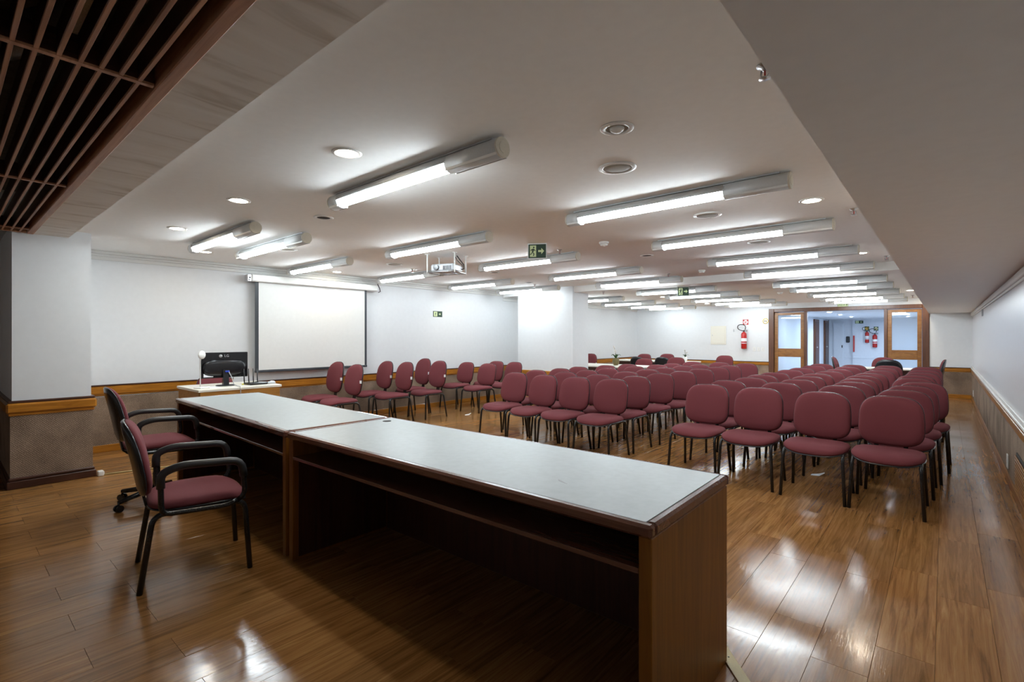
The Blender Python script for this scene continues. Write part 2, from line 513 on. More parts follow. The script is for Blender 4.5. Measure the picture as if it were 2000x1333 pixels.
# baseboards
struct(MB().box(XL, XL + .02, 1.0, YF, 0, .085, .004), 'baseboard_left', 'rail')
struct(MB().box(XR - .022, XR, YB, YF, 0, .085, .004), 'baseboard_right', 'rail_r')
struct(MB().box(XL + .02, DX0, YF - .02, YF, 0, .085, .004).box(DX1, XR - .022, YF - .02, YF, 0, .085, .004), 'baseboard_far', 'rail')
# chair rails: a fat board with a thin dark cap
def rail(n, pts, z0, z1, inward, mat='rail', cap='darkwood'):
    (xa, ya), (xb, yb) = pts
    if xa == xb:
        d = inward * .028; e = inward * .034
        body = MB().box(min(xa, xa + d), max(xa, xa + d), ya, yb, z0, z1 - .016, .007)
        c = MB().box(min(xa, xa + e), max(xa, xa + e), ya, yb, z1 - .016, z1, .004)
        lip = MB().box(min(xa, xa + d * .55), max(xa, xa + d * .55), ya, yb, z0 - .018, z0, .003)
    else:
        d = inward * .028; e = inward * .034
        body = MB().box(xa, xb, min(ya, ya + d), max(ya, ya + d), z0, z1 - .016, .007)
        c = MB().box(xa, xb, min(ya, ya + e), max(ya, ya + e), z1 - .016, z1, .004)
        lip = MB().box(xa, xb, min(ya, ya + d * .55), max(ya, ya + d * .55), z0 - .018, z0, .003)
    t = struct(body, 'trim_%d' % n, mat)
    c.build('rail_cap', cap, t); lip.build('rail_lip', mat, t)
rail(1, ((XL, 1.0), (XL, 2.75)), .69, .805, 1)
rail(14, ((XL, YB), (XL, PY_0)), .69, .805, 1)
rail(15, ((XL + .035, YB), (XR - .035, YB)), .69, .805, 1)
struct(MB().box(XL, XL + .02, YB, PY_0, 0, .085, .004), 'baseboard_stage', 'darkwood')
rail(2, ((XL, 2.75), (XL, YF)), .62, .735, 1)
rail(3, ((XL + .03, YF), (DX0, YF)), .61, .69, -1)
rail(4, ((DX1, YF), (XR - .03, YF)), .605, .69, -1)
rail(5, ((XR, YB), (XR, YF)), .585, .665, -1, 'rail_r', 'rail_r')
struct(MB().box(XR - .030, XR, YB, YF, .672, .70, .005).box(XR - .020, XR, YB, YF, .70, .735, .004), 'trim_6', 'trimwhite')
# crown mouldings
struct(MB().box(XL, XL + .05, 1.0, YSTEP, ZC - .035, ZC, .006).box(XL, XL + .032, 1.0, YSTEP, ZC - .062, ZC - .035, .005).box(XL, XL + .018, 1.0, YSTEP, ZC - .105, ZC - .062, .004), 'trim_7', 'trimwhite')
struct(MB().box(XL, XL + .05, YSTEP, YF, ZC2 - .035, ZC2, .006).box(XL, XL + .03, YSTEP, YF, ZC2 - .085, ZC2 - .035, .005), 'trim_8', 'trimwhite')
struct(MB().box(XR - .03, XR, YB, YF, ZBULK - .075, ZBULK - .012, .006).box(XR - .014, XR, YB, YF, ZBULK - .10, ZBULK - .075, .003), 'trim_9', 'trimwhite')
# ---- ceilings
YBEAM = .835; YLAT = .593
struct(MB().box(XL, XBULK, YBEAM, YSTEP, ZC, ZC + .15), 'ceiling', 'ceiling')
struct(MB().box(XL, XBULK, YSTEP, YF, ZC2, ZC + .15), 'ceiling_rear', 'ceiling')
struct(MB().box(XBULK, XR, YB, YF, ZBULK, 3.1), 'ceiling_bulkhead', 'ceiling')
struct(MB().box(XL, XBULK, YLAT, YBEAM, ZLAT, 3.0), 'ceiling_beam', 'concrete')
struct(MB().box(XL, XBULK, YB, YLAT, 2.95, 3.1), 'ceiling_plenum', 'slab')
# lattice ceiling over the stage
lat = thing('lattice_ceiling', 'dark brown wooden slat lattice hung below the open ceiling void', 'lattice', (0, 0, ZLAT))
MB().box(-6.36, XBULK, YLAT - .046, YLAT - .001, -.006, .10, .004).build('frame_board', 'lattice', lat)
MB().box(-6.36, -6.33, YB, YLAT - .050, 0, .12, .003).build('frame_board', 'lattice', lat)
sl = MB().box(-6.33, XBULK, -.0065, .0065, .012, .10, .001).build('slat', 'darkwood', lat)  # shade on the slat sides is put into the colour as darker wood
se = MB().box(-6.33, XBULK, -.0065, .0065, .002, .012, .001).build('slat_lit_bottom', 'lattice', sl)  # paler strip paints in the lighter look of the lit underside
sl.location = (0, .498, 0)
k = 1
while .498 - .0563 * k > YB:
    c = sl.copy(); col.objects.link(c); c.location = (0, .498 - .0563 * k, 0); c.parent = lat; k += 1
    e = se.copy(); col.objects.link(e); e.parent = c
for x in (-.36, -2.277, -4.213, -6.14):
    cb = MB().box(x - .012, x + .012, YB, YLAT - .05, .010, .095, .001).build('cross_batten', 'darkwood', lat)  # same darker wood, painting the shaded batten sides
    MB().box(x - .012, x + .012, YB, YLAT - .05, 0, .010, .001).build('batten_lit_bottom', 'lattice', cb)  # pale strip again, painted light on the batten bottom
# ducts and boxes in the void above the lattice
d1 = thing('air_duct', 'silver foil flexible duct in the dark void above the lattice', 'duct', (-3.1, .1, 2.72))
MB().tube([(-.9, -.9, 0), (-.5, -.3, .03), (-.1, .1, 0), (.3, .25, -.03), (.9, .3, 0)], .085, 12).build('duct_hose', 'foil', d1)
MB().box(.88, 1.15, .15, .42, -.12, .12, .01).build('duct_box', 'foil', d1)
tag(MB().tube([(-5.8, .45, 2.9), (-4.5, .46, 2.89), (-2.5, .47, 2.9), (-.8, .48, 2.9)], .03, 8).build('conduit_pipe', 'dark'), 'dark conduit pipe running above the wooden lattice', 'pipe')

# ---- near pillar with wainscot
PXF, PY_0, PY_1 = -6.37, .45, 1.005
pillar = struct(MB().box(XL, PXF, PY_0, PY_1, 0, ZC), 'wall_pillar', 'wall')
MB().box(XL, PXF + .012, PY_0 - .012, PY_1 + .012, .09, .68).build('wainscot', 'carpet', pillar)
struct(MB().box(XL, PXF + .040, PY_0 - .040, PY_1 + .040, .685, .775, .014), 'trim_10', 'rail')
struct(MB().box(XL, PXF + .028, PY_0 - .028, PY_1 + .028, .775, .798, .006), 'trim_11', 'darkwood')
struct(MB().box(XL, PXF + .024, PY_0 - .024, PY_1 + .024, .66, .685, .006), 'trim_12', 'rail')
struct(MB().box(XL, PXF + .036, PY_0 - .036, PY_1 + .036, 0, .07, .006).box(XL, PXF + .026, PY_0 - .026, PY_1 + .026, .07, .10, .008), 'baseboard_pillar', 'darkwood')
# ---- far pillar
p2 = struct(MB().box(-7.10, -5.66, 8.40, 8.98, 0, ZC), 'wall_pillar_far', 'wall')
MB().box(-7.112, -5.648, 8.388, 8.992, .085, .58).build('wainscot', 'carpet', p2)
struct(MB().box(-7.13, -5.63, 8.37, 9.01, .57, .66, .008), 'trim_13', 'rail')
struct(MB().box(-7.12, -5.64, 8.38, 9.00, 0, .085, .005), 'baseboard_pillar_far', 'rail')

# ---- door unit in the far wall
def glazed_leaf(parent, x0, x1, name):
    y0, y1 = YF + .03, YF + .075
    st = .085
    leaf = MB().box(x0, x0 + st, y0, y1, 0, 2.03, .004).box(x1 - st, x1, y0, y1, 0, 2.03, .004) \
        .box(x0 + st, x1 - st, y0, y1, 1.96, 2.03, .004).box(x0 + st, x1 - st, y0, y1, .835, 1.06, .004).box(x0 + st, x1 - st, y0, y1, 0, .16, .004).build(name, 'doorwood', parent)
    MB().box(x0 + st - .005, x1 - st + .005, y0 + .018, y0 + .026, 1.055, 1.965).build('pane', 'glass', leaf)
    MB().box(x0 + st - .005, x1 - st + .005, y0 + .018, y0 + .026, .155, .84).build('pane', 'glass', leaf)
    return leaf
fr = MB().box(DX0 - .03, DX0 + .10, YF - .03, YF + .15, 0, DZ + .03, .008).box(DX1 - .10, DX1 + .03, YF - .03, YF + .15, 0, DZ + .03, .008).box(DX0 + .10, DX1 - .10, YF - .03, YF + .15, 2.045, DZ + .03, .008)
door = struct(fr, 'door_1', 'doorframe')
glazed_leaf(door, -3.515, -2.80, 'door_leaf')
glazed_leaf(door, -1.04, -.395, 'door_leaf')
MB().box(-2.80, -2.735, YF + .0, YF + .12, 0, 2.045, .004).build('mullion', 'doorframe', door)
MB().box(-1.105, -1.04, YF + .0, YF + .12, 0, 2.045, .004).build('mullion', 'doorframe', door)

# ---- corridor beyond the doors
CZ, CY = 2.05, 23.0
struct(MB().box(-4.2, 1.2, YF + .15, CY + .3, -.12, 0), 'floor_corridor', 'corrfloor')
struct(MB().box(-4.2, 1.2, YF + .15, CY + .3, CZ, CZ + .1), 'ceiling_corridor', 'corrwall')
cwl = struct(MB().box(-3.6, -3.45, YF + .15, CY, 0, CZ), 'wall_corridor_left', 'corrwall')
cwr = struct(MB().box(.4, .55, YF + .15, CY, 0, CZ), 'wall_corridor_right', 'corrwall')
cwb = struct(MB().box(-3.45, -2.66, CY + .1, CY + .25, 0, CZ).box(-2.66, .4, CY, CY + .25, 0, CZ), 'wall_corridor_back', 'corrwall')
MB().box(-2.66, .4, CY - .02, CY, .55, .62, .004).box(-3.45, -2.66, CY + .08, CY + .1, .55, .62, .004).build('wall_moulding', 'corrwall', cwb)
dn = 2
for y in (20.05, 22.0):
    d = struct(MB().box(-3.45, -3.40, y - .05, y + .75, 0, 1.99, .005), 'door_%d' % dn, 'doorframe')
    MB().box(-3.41, -3.385, y + .03, y + .67, 0, 1.91, .003).build('door_panel', 'darkwood', d)
    MB().lathe([(.0, 0), (.022, .002), (.026, .03), (.012, .05), (.0, .052)], 10, (-3.385, y + .10, 1.0), 'x').build('door_knob', 'chrome', d)
    dn += 1
d = struct(MB().box(-3.30, -2.95, CY + .06, CY + .10, 0, 1.93, .004), 'door_4', 'corrwall')
MB().box(-3.27, -2.98, CY + .05, CY + .065, .05, 1.88, .004).build('door_panel', 'corrwall', d)
MB().box(-3.02, -2.99, CY + .03, CY + .05, .95, 1.05, .004).build('door_handle', 'black', d)

# ================================================================== LONG DESKS
def long_desk(name, label, c, rz, L, D, scuff):
    t = thing(name, label, 'desk', c, rz)
    Z = .79; th = .042
    # top frame pieces with inset grey laminate
    b = .036
    for (x0, x1, y0, y1) in ((0, L, 0, b), (0, L, D - .014, D), (0, b, b, D - .014), (L - b, L, b, D - .014)):
        MB().box(x0, x1, y0, y1, Z - th, Z, .009).build('edge_moulding', 'desk_edge', t)
    lam = MB().box(b - .002, L - b + .002, b - .002, D - .012, Z - th + .004, Z - .0015).build('table_top', 'laminate', t)
    for x0 in (0.004, L - .049):
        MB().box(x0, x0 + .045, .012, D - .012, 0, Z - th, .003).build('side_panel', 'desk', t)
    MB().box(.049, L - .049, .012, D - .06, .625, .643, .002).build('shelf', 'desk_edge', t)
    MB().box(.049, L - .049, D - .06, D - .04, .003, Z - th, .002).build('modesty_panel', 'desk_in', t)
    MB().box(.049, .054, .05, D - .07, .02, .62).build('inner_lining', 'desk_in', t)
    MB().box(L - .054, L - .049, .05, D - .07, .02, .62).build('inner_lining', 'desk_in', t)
    if scuff:
        MB().lathe([(.0, 0), (.030, 0), (.030, .0012), (.0, .0012)], 14, (.13, D - .12, Z - .0015)).build('cable_hole', 'dark', lam)
        MB().prism([(1.86, .25), (1.885, .24), (1.93, .215), (1.90, .222), (1.875, .232)], Z - .0016, Z - .0010).build('scuff_mark', 'cable', lam)
    return t
long_desk('long_desk', 'long brown desk with grey top, end panel facing the aisle', (-3.07, 1.42, 0), .012, 2.385, .765, True)
long_desk('long_desk', 'long brown desk with grey top, set beside the wooden podium', (-5.555, 1.500, 0), -.032, 2.445, .755, False)

# ================================================================== CHAIRS
def seat_parts(t, w=.485, d=.47, z=.465, yc=-.02):
    ol = outline(w, d, 3.2)
    def fn(x, y, dd):
        droop = -.030 * max(0, (-y - .10) / .14) ** 2 + .008 * (2 * x / w) ** 2
        return (x, y + yc, z + dd + droop)
    s = MB().rings(ol, [(.25, .0), (.6, -.002), (.85, -.008), (.95, -.018), (1.0, -.036), (.985, -.050), (.95, -.054), (.5, -.054)], fn).build('seat', 'fabric', t)
    MB().rings(ol, [(.5, -.055), (.96, -.052), (1.0, -.054), (1.005, -.060), (.96, -.066), (.75, -.072), (.4, -.074)], fn).build('seat_shell', 'shell', t)
def back_parts(t, w=.445, h=.415, zc=.665, yc=.245, tilt=.22, e=3.4, tagged=False):
    ol = outline(w, h, e)
    def fn(x, y, dd):
        yy = -dd - .10 * (x / (w / 2)) ** 2 * .28 + .03 * (y / (h / 2)) ** 2 * .3
        taper = 1.0 + .06 * (-y / h)
        x *= taper
        zz = y * math.cos(tilt) - yy * math.sin(tilt) * 0
        return (x, yc + yy + y * math.sin(tilt), zc + zz)
    bk = MB().rings(ol, [(.3, .040), (.65, .038), (.87, .031), (.96, .020), (1.0, .004), (.98, -.006), (.5, -.006)], fn).build('backrest', 'fabric', t)
    sh = MB().rings(ol, [(.5, -.007), (.985, -.006), (1.010, -.003), (1.015, -.010), (.975, -.022), (.8, -.030), (.4, -.033)], fn).build('back_shell', 'shell', t)
    if tagged:
        p = fn(w / 2 * .985, -.02, .012)
        MB().box(p[0] - .012, p[0] + .006, p[1] - .012, p[1] + .012, p[2] - .022, p[2] + .022).build('asset_tag', 'paper', bk)
def leg_parts(t, front=-.235, rear=.235, sx=.236, tx=.215, z=.405, r=.0135):
    for s in (-1, 1):
        F = (s * sx, front, 0); FT = (s * tx, front + .025, z); RT = (s * tx, rear - .06, z); Rr = (s * sx, rear, 0)
        mid = (s * tx, 0, z)
        for A, B in ((F, FT), (Rr, RT)):
            p = [A] + bend(A, B, mid, .06, 6) + [mid]
            MB().tube(p, r, 8).build('leg', 'metal', t)
    MB().tube([(-tx, -.12, z), (tx, -.12, z)], .011, 6).build('cross_bar', 'metal', t)
    MB().tube([(-tx, .12, z), (tx, .12, z)], .011, 6).build('cross_bar', 'metal', t)
def back_bracket(t, ztop=.56, w=.03, y1=.262):
    pts = [(.10, .388), (.19, .388), (.225, .42), (y1, ztop), (y1 + .012, ztop), (.237, .41), (.20, .376), (.10, .376)]
    for x in ((-.10, .10) if w < .04 else (0,)):
        MB().prism(pts, x - w / 2, x + w / 2, lambda y, z, x_: (x_, y, z)).build('back_bracket', 'metal', t)

def make_std():
    t = thing('visitor_chair', 'x', 'chair')
    seat_parts(t); back_parts(t); leg_parts(t); back_bracket(t)
    return t
def make_tall():
    t = thing('visitor_chair', 'x', 'chair')
    seat_parts(t); back_parts(t, .43, .47, .725, .255, .16, 2.9, True); leg_parts(t); back_bracket(t, .62, .065, .262)
    return t
std, tall = make_std(), make_tall()
used = {'std': False, 'tall': False}
def place(kind, x, y, rz, label, group, scale=None):
    proto = std if kind == 'std' else tall
    if not used[kind]:
        used[kind] = True
        proto.location = (x, y, 0); proto.rotation_euler = (0, 0, rz); proto['label'] = label; proto['group'] = group
        if scale: proto.scale = scale
        return proto
    return dup(proto, (x, y, 0), rz, label, group, None, scale)
R4 = {0: [(-.345, 5.366), (-.30, 6.055), (-.26, 6.66), (-.195, 7.23), (-.28, 7.866), (-.285, 8.484), (-.25, 9.15), (-.24, 9.95), (-.245, 10.9)],
      1: [(-.845, 5.366), (-.815, 6.17), (-.785, 6.74), (-.79, 7.30), (-.80, 7.92), (-.79, 8.53), (-.755, 9.32), (-.75, 10.14), (-.75, 11.0)],
      2: [(-1.39, 5.40), (-1.37, 6.15), (-1.31, 6.74), (-1.335, 7.36), (-1.325, 7.96), (-1.285, 8.63), (-1.26, 9.30), (-1.25, 10.12), (-1.25, 10.9)],
      3: [(-1.90, 5.44), (-1.91, 6.07), (-1.82, 6.66), (-1.84, 7.24), (-1.83, 7.84), (-1.79, 8.60), (-1.77, 9.27), (-1.755, 10.16), (-1.75, 10.9)],
      4: [(-3.01, 5.36), (-3.00, 5.92), (-2.98, 6.60), (-2.905, 7.21), (-2.92, 7.97), (-2.89, 8.62), (-2.865, 9.19), (-2.86, 10.17)],
      5: [(-3.515, 5.335), (-3.52, 5.88), (-3.50, 6.62), (-3.49, 7.30), (-3.47, 7.88), (-3.46, 8.59), (-3.375, 9.17), (-3.365, 10.2)],
      6: [(-4.02, 5.35), (-4.12, 5.98), (-4.12, 6.55), (-4.13, 7.19), (-4.05, 7.94), (-3.95, 8.65), (-3.91, 9.21), (-3.88, 10.14)],
      7: [(-4.58, 5.42), (-4.72, 6.06), (-4.65, 6.60), (-4.68, 7.17), (-4.56, 7.87), (-4.44, 8.46)]}
for c, rows in R4.items():
    for r, (x, y) in enumerate(rows):
        rz = random.uniform(-.03, .03)
        place('std', x, y - .31, rz, 'burgundy fabric chair, %s row behind the long desks, %s seat from the outlet wall' % (ORD[r], ORD[c]),
              'burgundy chairs in audience rows')
# pairs along the screen wall
g = 'burgundy chairs along the screen wall'
for n, (x, y, s) in enumerate([(-7.26, 4.18, 1.025), (-6.75, 4.20, 1.0), (-7.26, 5.10, 1.0), (-6.76, 5.14, 1.0), (-7.26, 5.92, 1.02), (-6.74, 5.84, .995)]):
    place('tall', x, y - .29, random.uniform(-.05, .03), 'high-backed burgundy chair, %s pair along the screen wall, %s side' % (ORD[n // 2], ('wall', 'aisle')[n % 2]), g, (1, 1, s))
for n, (x, y) in enumerate([(-7.22, 7.00), (-6.55, 6.92), (-7.06, 7.70), (-6.54, 7.66)]):
    place('std', x, y - .31, random.uniform(-.08, .02), 'low-backed burgundy chair, %s pair along the screen wall, %s side' % (ORD[3 + n // 2], ('wall', 'aisle')[n % 2]), g)
# chairs around the rear tables
g = 'chairs at the rear tables'
for kind, x, y, rz, s, lab in [
    ('std', -5.33, 10.95, 0, 1, 'burgundy chair behind the rear table with the orchid vase'),
    ('std', -4.83, 11.60, 0, 1.02, 'burgundy chair next to a black-backed chair by the far pillar room'),
    ('tall', -6.95, 11.15, 0, .98, 'burgundy chair half hidden by the far pillar, behind the orchid table'),
    ('tall', -5.93, 11.72, PI, .90, 'chair with its black back turned, facing the flower table'),
    ('tall', -5.40, 12.02, PI, .90, 'second black-backed chair facing the flower table, nearer the fire extinguisher'),
    ('std', -6.60, 13.55, 0, 1.01, 'burgundy chair behind the flower table near the room corner'),
    ('std', -5.91, 13.55, 0, 1.03, 'burgundy chair behind the flower table, in its middle'),
    ('std', -4.42, 13.80, 0, 1.01, 'burgundy chair against the far wall below the electrical panel'),
    ('tall', -1.80, 12.62, PI / 2, .99, 'burgundy chair turned sideways at the end of the doorway table'),
    ('tall', -.80, 11.80, PI, .985, 'chair with its black back turned, at the doorway table'),
    ('tall', -.995, 13.5, 0, .97, 'burgundy chair behind the doorway table, in front of the glazed leaf'),
    ('tall', .0, 12.62, -PI / 2, .985, 'burgundy chair seen edge on beside the wall right of the door')]:
    off = .31 if kind == 'std' else .29
    ox, oy = -off * -math.sin(rz), -off * math.cos(rz)
    place(kind, x + ox, y + oy, rz, lab, g, (1, 1, s))

# armchair at the desk
def arm_loop(t, s, dz=0.0):
    pts = [(s * .275, .17, .415), (s * .275, -.16, .405), (s * .285, -.235, .45), (s * .295, -.215, .66), (s * .295, .09, .675), (s * .29, .175, .64)]
    pts = [(x, y, z + dz) for x, y, z in pts]
    n = len(pts); p = []
    for i in range(n):
        p += bend(pts[i - 1], pts[i], pts[(i + 1) % n], .045, 4)
    MB().tube(p, .0145, 8, True).build('arm_frame', 'metal', t)
    q = bend(pts[2], pts[3], pts[4], .06, 5) + bend(pts[3], pts[4], pts[5], .05, 5)
    a = Vector(pts[3]) + (Vector(pts[2]) - Vector(pts[3])) * .45
    e = Vector(pts[5]) + (Vector(pts[0]) - Vector(pts[5])) * .35
    q = [tuple(a)] + q + bend(pts[4], pts[5], pts[0], .035, 4) + [tuple(e)]
    MB().tube(q, .0215, 10).build('arm_pad', 'pad', t)
    for y in (-.12, .10):
        MB().tube([(s * .18, y, .398 + dz), (s * .275, y, .408 + dz)], .010, 6).build('arm_bracket', 'metal', t)
ac = thing('armchair', 'burgundy four-legged armchair with black arm loops behind the near desk', 'armchair', (-3.435, 1.02, 0), PI - .20)
seat_parts(ac, .52, .50, .475); back_parts(ac, .455, .43, .695, .275, .20, 3.0); leg_parts(ac, -.265, .265, .25, .225, .405, .015); back_bracket(ac, .58, .04)
for s in (-1, 1): arm_loop(ac, s)
sw = thing('swivel_armchair', 'burgundy swivel armchair on casters behind the desk by the podium', 'armchair', (-5.01, 1.22, 0), PI - .06)
seat_parts(sw, .52, .50, .53); back_parts(sw, .455, .44, .76, .275, .20, 3.0)
MB().prism([(.10, .438), (.19, .438), (.225, .47), (.262, .66), (.274, .66), (.237, .46), (.20, .426), (.10, .426)], -.035, .035, lambda y, z, x_: (x_, y, z)).build('back_bracket', 'metal', sw)
for s in (-1, 1): arm_loop(sw, s, .05)
MB().box(-.12, .12, -.12, .16, .42, .462, .01).build('seat_plate', 'metal', sw)
MB().lathe([(.030, .10), (.030, .24), (.022, .24), (.022, .43)], 14).build('gas_column', 'metal', sw)
MB().tube([(.12, -.05, .44), (.24, -.05, .43)], .006, 6).lathe([(0, 0), (.02, .0), (.024, .03), (.0, .035)], 10, (.235, -.05, .43), 'x').build('height_lever', 'black', sw)
for k in range(5):
    a = 2 * PI * k / 5 + 2.0
    ca, sa = math.cos(a), math.sin(a)
    lg = MB().tube([(0, 0, .105), (ca * .10, sa * .10, .105), (ca * .30, sa * .30, .075)], [.026, .024, .017], 8).build('base_leg', 'metal', sw)
    x, y = ca * .30, sa * .30
    m = MB().tube([(x, y, .08), (x, y, .035)], .008, 6)
    for o_ in (-.017, .017):
        px, py = x - sa * o_, y + ca * o_
        m.tube([(px - sa * -.008, py + ca * -.008, .027), (px - sa * .008, py + ca * .008, .027)], .027, 12)
    m.build('caster', 'black', lg)
pc = thing('visitor_chair', 'burgundy chair tucked behind the podium under the monitor', 'chair', (-7.05, 2.42, 0), PI / 2)
seat_parts(pc); back_parts(pc, .445, .42, .665); leg_parts(pc); back_bracket(pc)

# ================================================================== PODIUM AND THINGS ON IT
pd = thing('podium_desk', 'small honey wood desk with cream top against the screen wall', 'desk', (-6.10, 1.86, 0), 0)
PZ = .80
MB().box(-.74, 0, 0, .90, PZ - .03, PZ, .004).build('desk_top', 'cream', pd)
MB().box(-.03, -.008, .02, .88, .08, PZ - .03, .002).build('front_panel', 'podium', pd)
MB().box(-.72, -.03, .012, .034, 0, PZ - .03, .002).build('side_panel', 'podium', pd)
MB().box(-.72, -.03, .866, .888, 0, PZ - .03, .002).build('side_panel', 'podium', pd)
# monitor seen from behind
mo = thing('monitor', 'black computer monitor seen from behind on the podium desk', 'monitor', (-6.42, 2.24, PZ), 0)
MB().rings(outline(.20, .15, 2.5, 24), [(.4, 0), (1, 0), (1, .010), (.95, .014), (.3, .016)], lambda x, y, d: (y, x, d)).build('base', 'black', mo)
MB().prism([(-.02, .0), (.035, .0), (.02, .18), (.005, .18)], -.03, .03, lambda x, z, y: (x, y, z + .012)).build('stand', 'black', mo)
sc = MB().box(-.04, -.015, -.258, .258, .095, .395, .006).build('screen_panel', 'black', mo)
def bulge(x, y, d): return (-.015 + d, x, .21 + y)
MB().rings(outline(.49, .20, 3.2, 28), [(.3, .012), (.6, .011), (.85, .007), (1.0, 0)], bulge).build('rear_bulge', 'black', sc)
MX = Matrix.Translation((-.0145, -.005 + .025, .352)) @ Matrix.Rotation(PI / 2, 4, 'Z') @ Matrix.Rotation(PI / 2, 4, 'X')
text_part('LG', .042, 'cable', sc, MX, 'maker_logo')
MB().lathe([(.0, 0), (.0185, 0), (.0185, .0012), (0, .0012)], 20, (-.0150, -.045, .352), 'x').build('logo_disc', 'cable', sc)
MB().box(-.0150, -.0140, -.225, -.125, .110, .150).build('sticker', 'paper', sc)
MB().box(-.0150, -.0140, .155, .215, .165, .180).build('sticker', 'cable', sc)
MB().box(.010, .035, -.01, .035, .158, .180, .004).build('video_plug', 'blue', mo)
tag(MB().tube([(-6.383, 2.265, PZ + .165), (-6.36, 2.29, PZ + .10), (-6.33, 2.30, PZ + .02), (-6.20, 2.29, PZ + .008), (-6.098, 2.285, PZ + .008), (-6.088, 2.285, PZ - .02), (-6.088, 2.285, PZ - .30)], .005, 6).build('video_cable', 'cable'), 'grey video cable drooping over the front edge of the podium desk', 'cable')
# small round-headed desk lamp
dl = thing('desk_lamp', 'white disc-headed lamp on a thin stalk beside the monitor', 'lamp', (-6.30, 1.955, PZ), .5)
MB().box(-.05, .05, -.065, .065, 0, .016, .005).build('base', 'white', dl)
MB().tube([(-.02, 0, .014), (-.02, 0, .30), (-.012, 0, .36)], .006, 8).build('stalk', 'white', dl)
MB().lathe([(0, -.012), (.040, -.012), (.047, -.006), (.047, .006), (.042, .012), (0, .013)], 24, (0, 0, .375), 'x').build('lamp_head', 'white', dl)
ro = thing('router', 'black router with four upright antennas on the podium desk', 'router', (-6.33, 2.55, PZ), .1)
MB().box(-.08, .08, -.11, .11, 0, .028, .008).build('body', 'black', ro)
for i, y in enumerate((-.10, -.045, .01, .06)):
    MB().tube([(-.075, y, .014), (-.08, y, .05), (-.08, y - .004, .19)], [.006, .0075, .0055], 8).build('antenna', 'black', ro)
MB().tube([(-.085, -.07, .010), (-.11, -.085, .008), (-.09, -.12, .007), (-.02, -.14, .007)], .005, 6).build('network_plug', 'yellowcable', ro)
mu = thing('computer_mouse', 'small grey computer mouse at the corner of the podium desk', 'mouse', (-6.28, 2.715, PZ), .3)
MB().rings(outline(.062, .105, 2.4, 20), [(.9, 0), (1, .008), (.92, .022), (.65, .033), (.3, .037)], lambda x, y, d: (x, y, d)).build('shell', 'silver', mu)
MB().box(-.004, .004, -.04, -.015, .030, .037, .002).build('wheel', 'black', mu)
tag(MB().box(-6.42, -6.22, 2.015, 2.13, PZ, PZ + .002).build('paper_sheet', 'paper'), 'white paper sheet lying before the monitor', 'paper')
tag(MB().box(-6.62, -6.40, 2.58, 2.74, PZ, PZ + .003).build('note_pad', 'paper'), 'white note pad behind the router', 'paper')

# ================================================================== PROJECTION SCREEN
ps = thing('projection_screen', 'pull-down projection screen with black border on the side wall', 'screen', (XL + .11, 3.0, .86))
L_ = 1.85
zt = 1.29
MB().box(-.055, .055, -.06, 2.03, zt + .02, zt + .125, .012).build('screen_case', 'white', ps)
ec = MB().box(-.05, .05, -.115, -.06, zt + .015, zt + .115, .006).build('case_end', 'chrome', ps)
MB().lathe([(0, 0), (.012, 0), (.012, .004), (0, .004)], 12, (.05, -.085, zt + .07), 'x').build('screw', 'black', ec)
MB().lathe([(0, 0), (.008, 0), (.008, .004), (0, .004)], 12, (.05, -.095, zt + .04), 'x').build('screw', 'dark', ec)
MB().box(-.004, .000, .05, 1.80, .035, zt + .03).build('screen_cloth', 'screen', ps)
MB().box(-.004, .0015, .005, .055, .0, zt + .03).build('border_strip', 'border', ps)
MB().box(-.004, .0015, 1.80, 1.84, .0, zt + .03).build('border_strip', 'border', ps)
MB().box(-.012, .012, .0, 1.845, .0, .036, .006).build('weight_bar', 'border', ps)
tag(MB().tube([(XL + .12, 5.05, 2.30), (XL + .14, 5.08, 2.22), (XL + .13, 5.10, 2.17), (XL + .10, 5.08, 2.155)], .007, 6).build('screen_cable', 'black'), 'short black cable loop at the end of the projection screen case', 'cable')

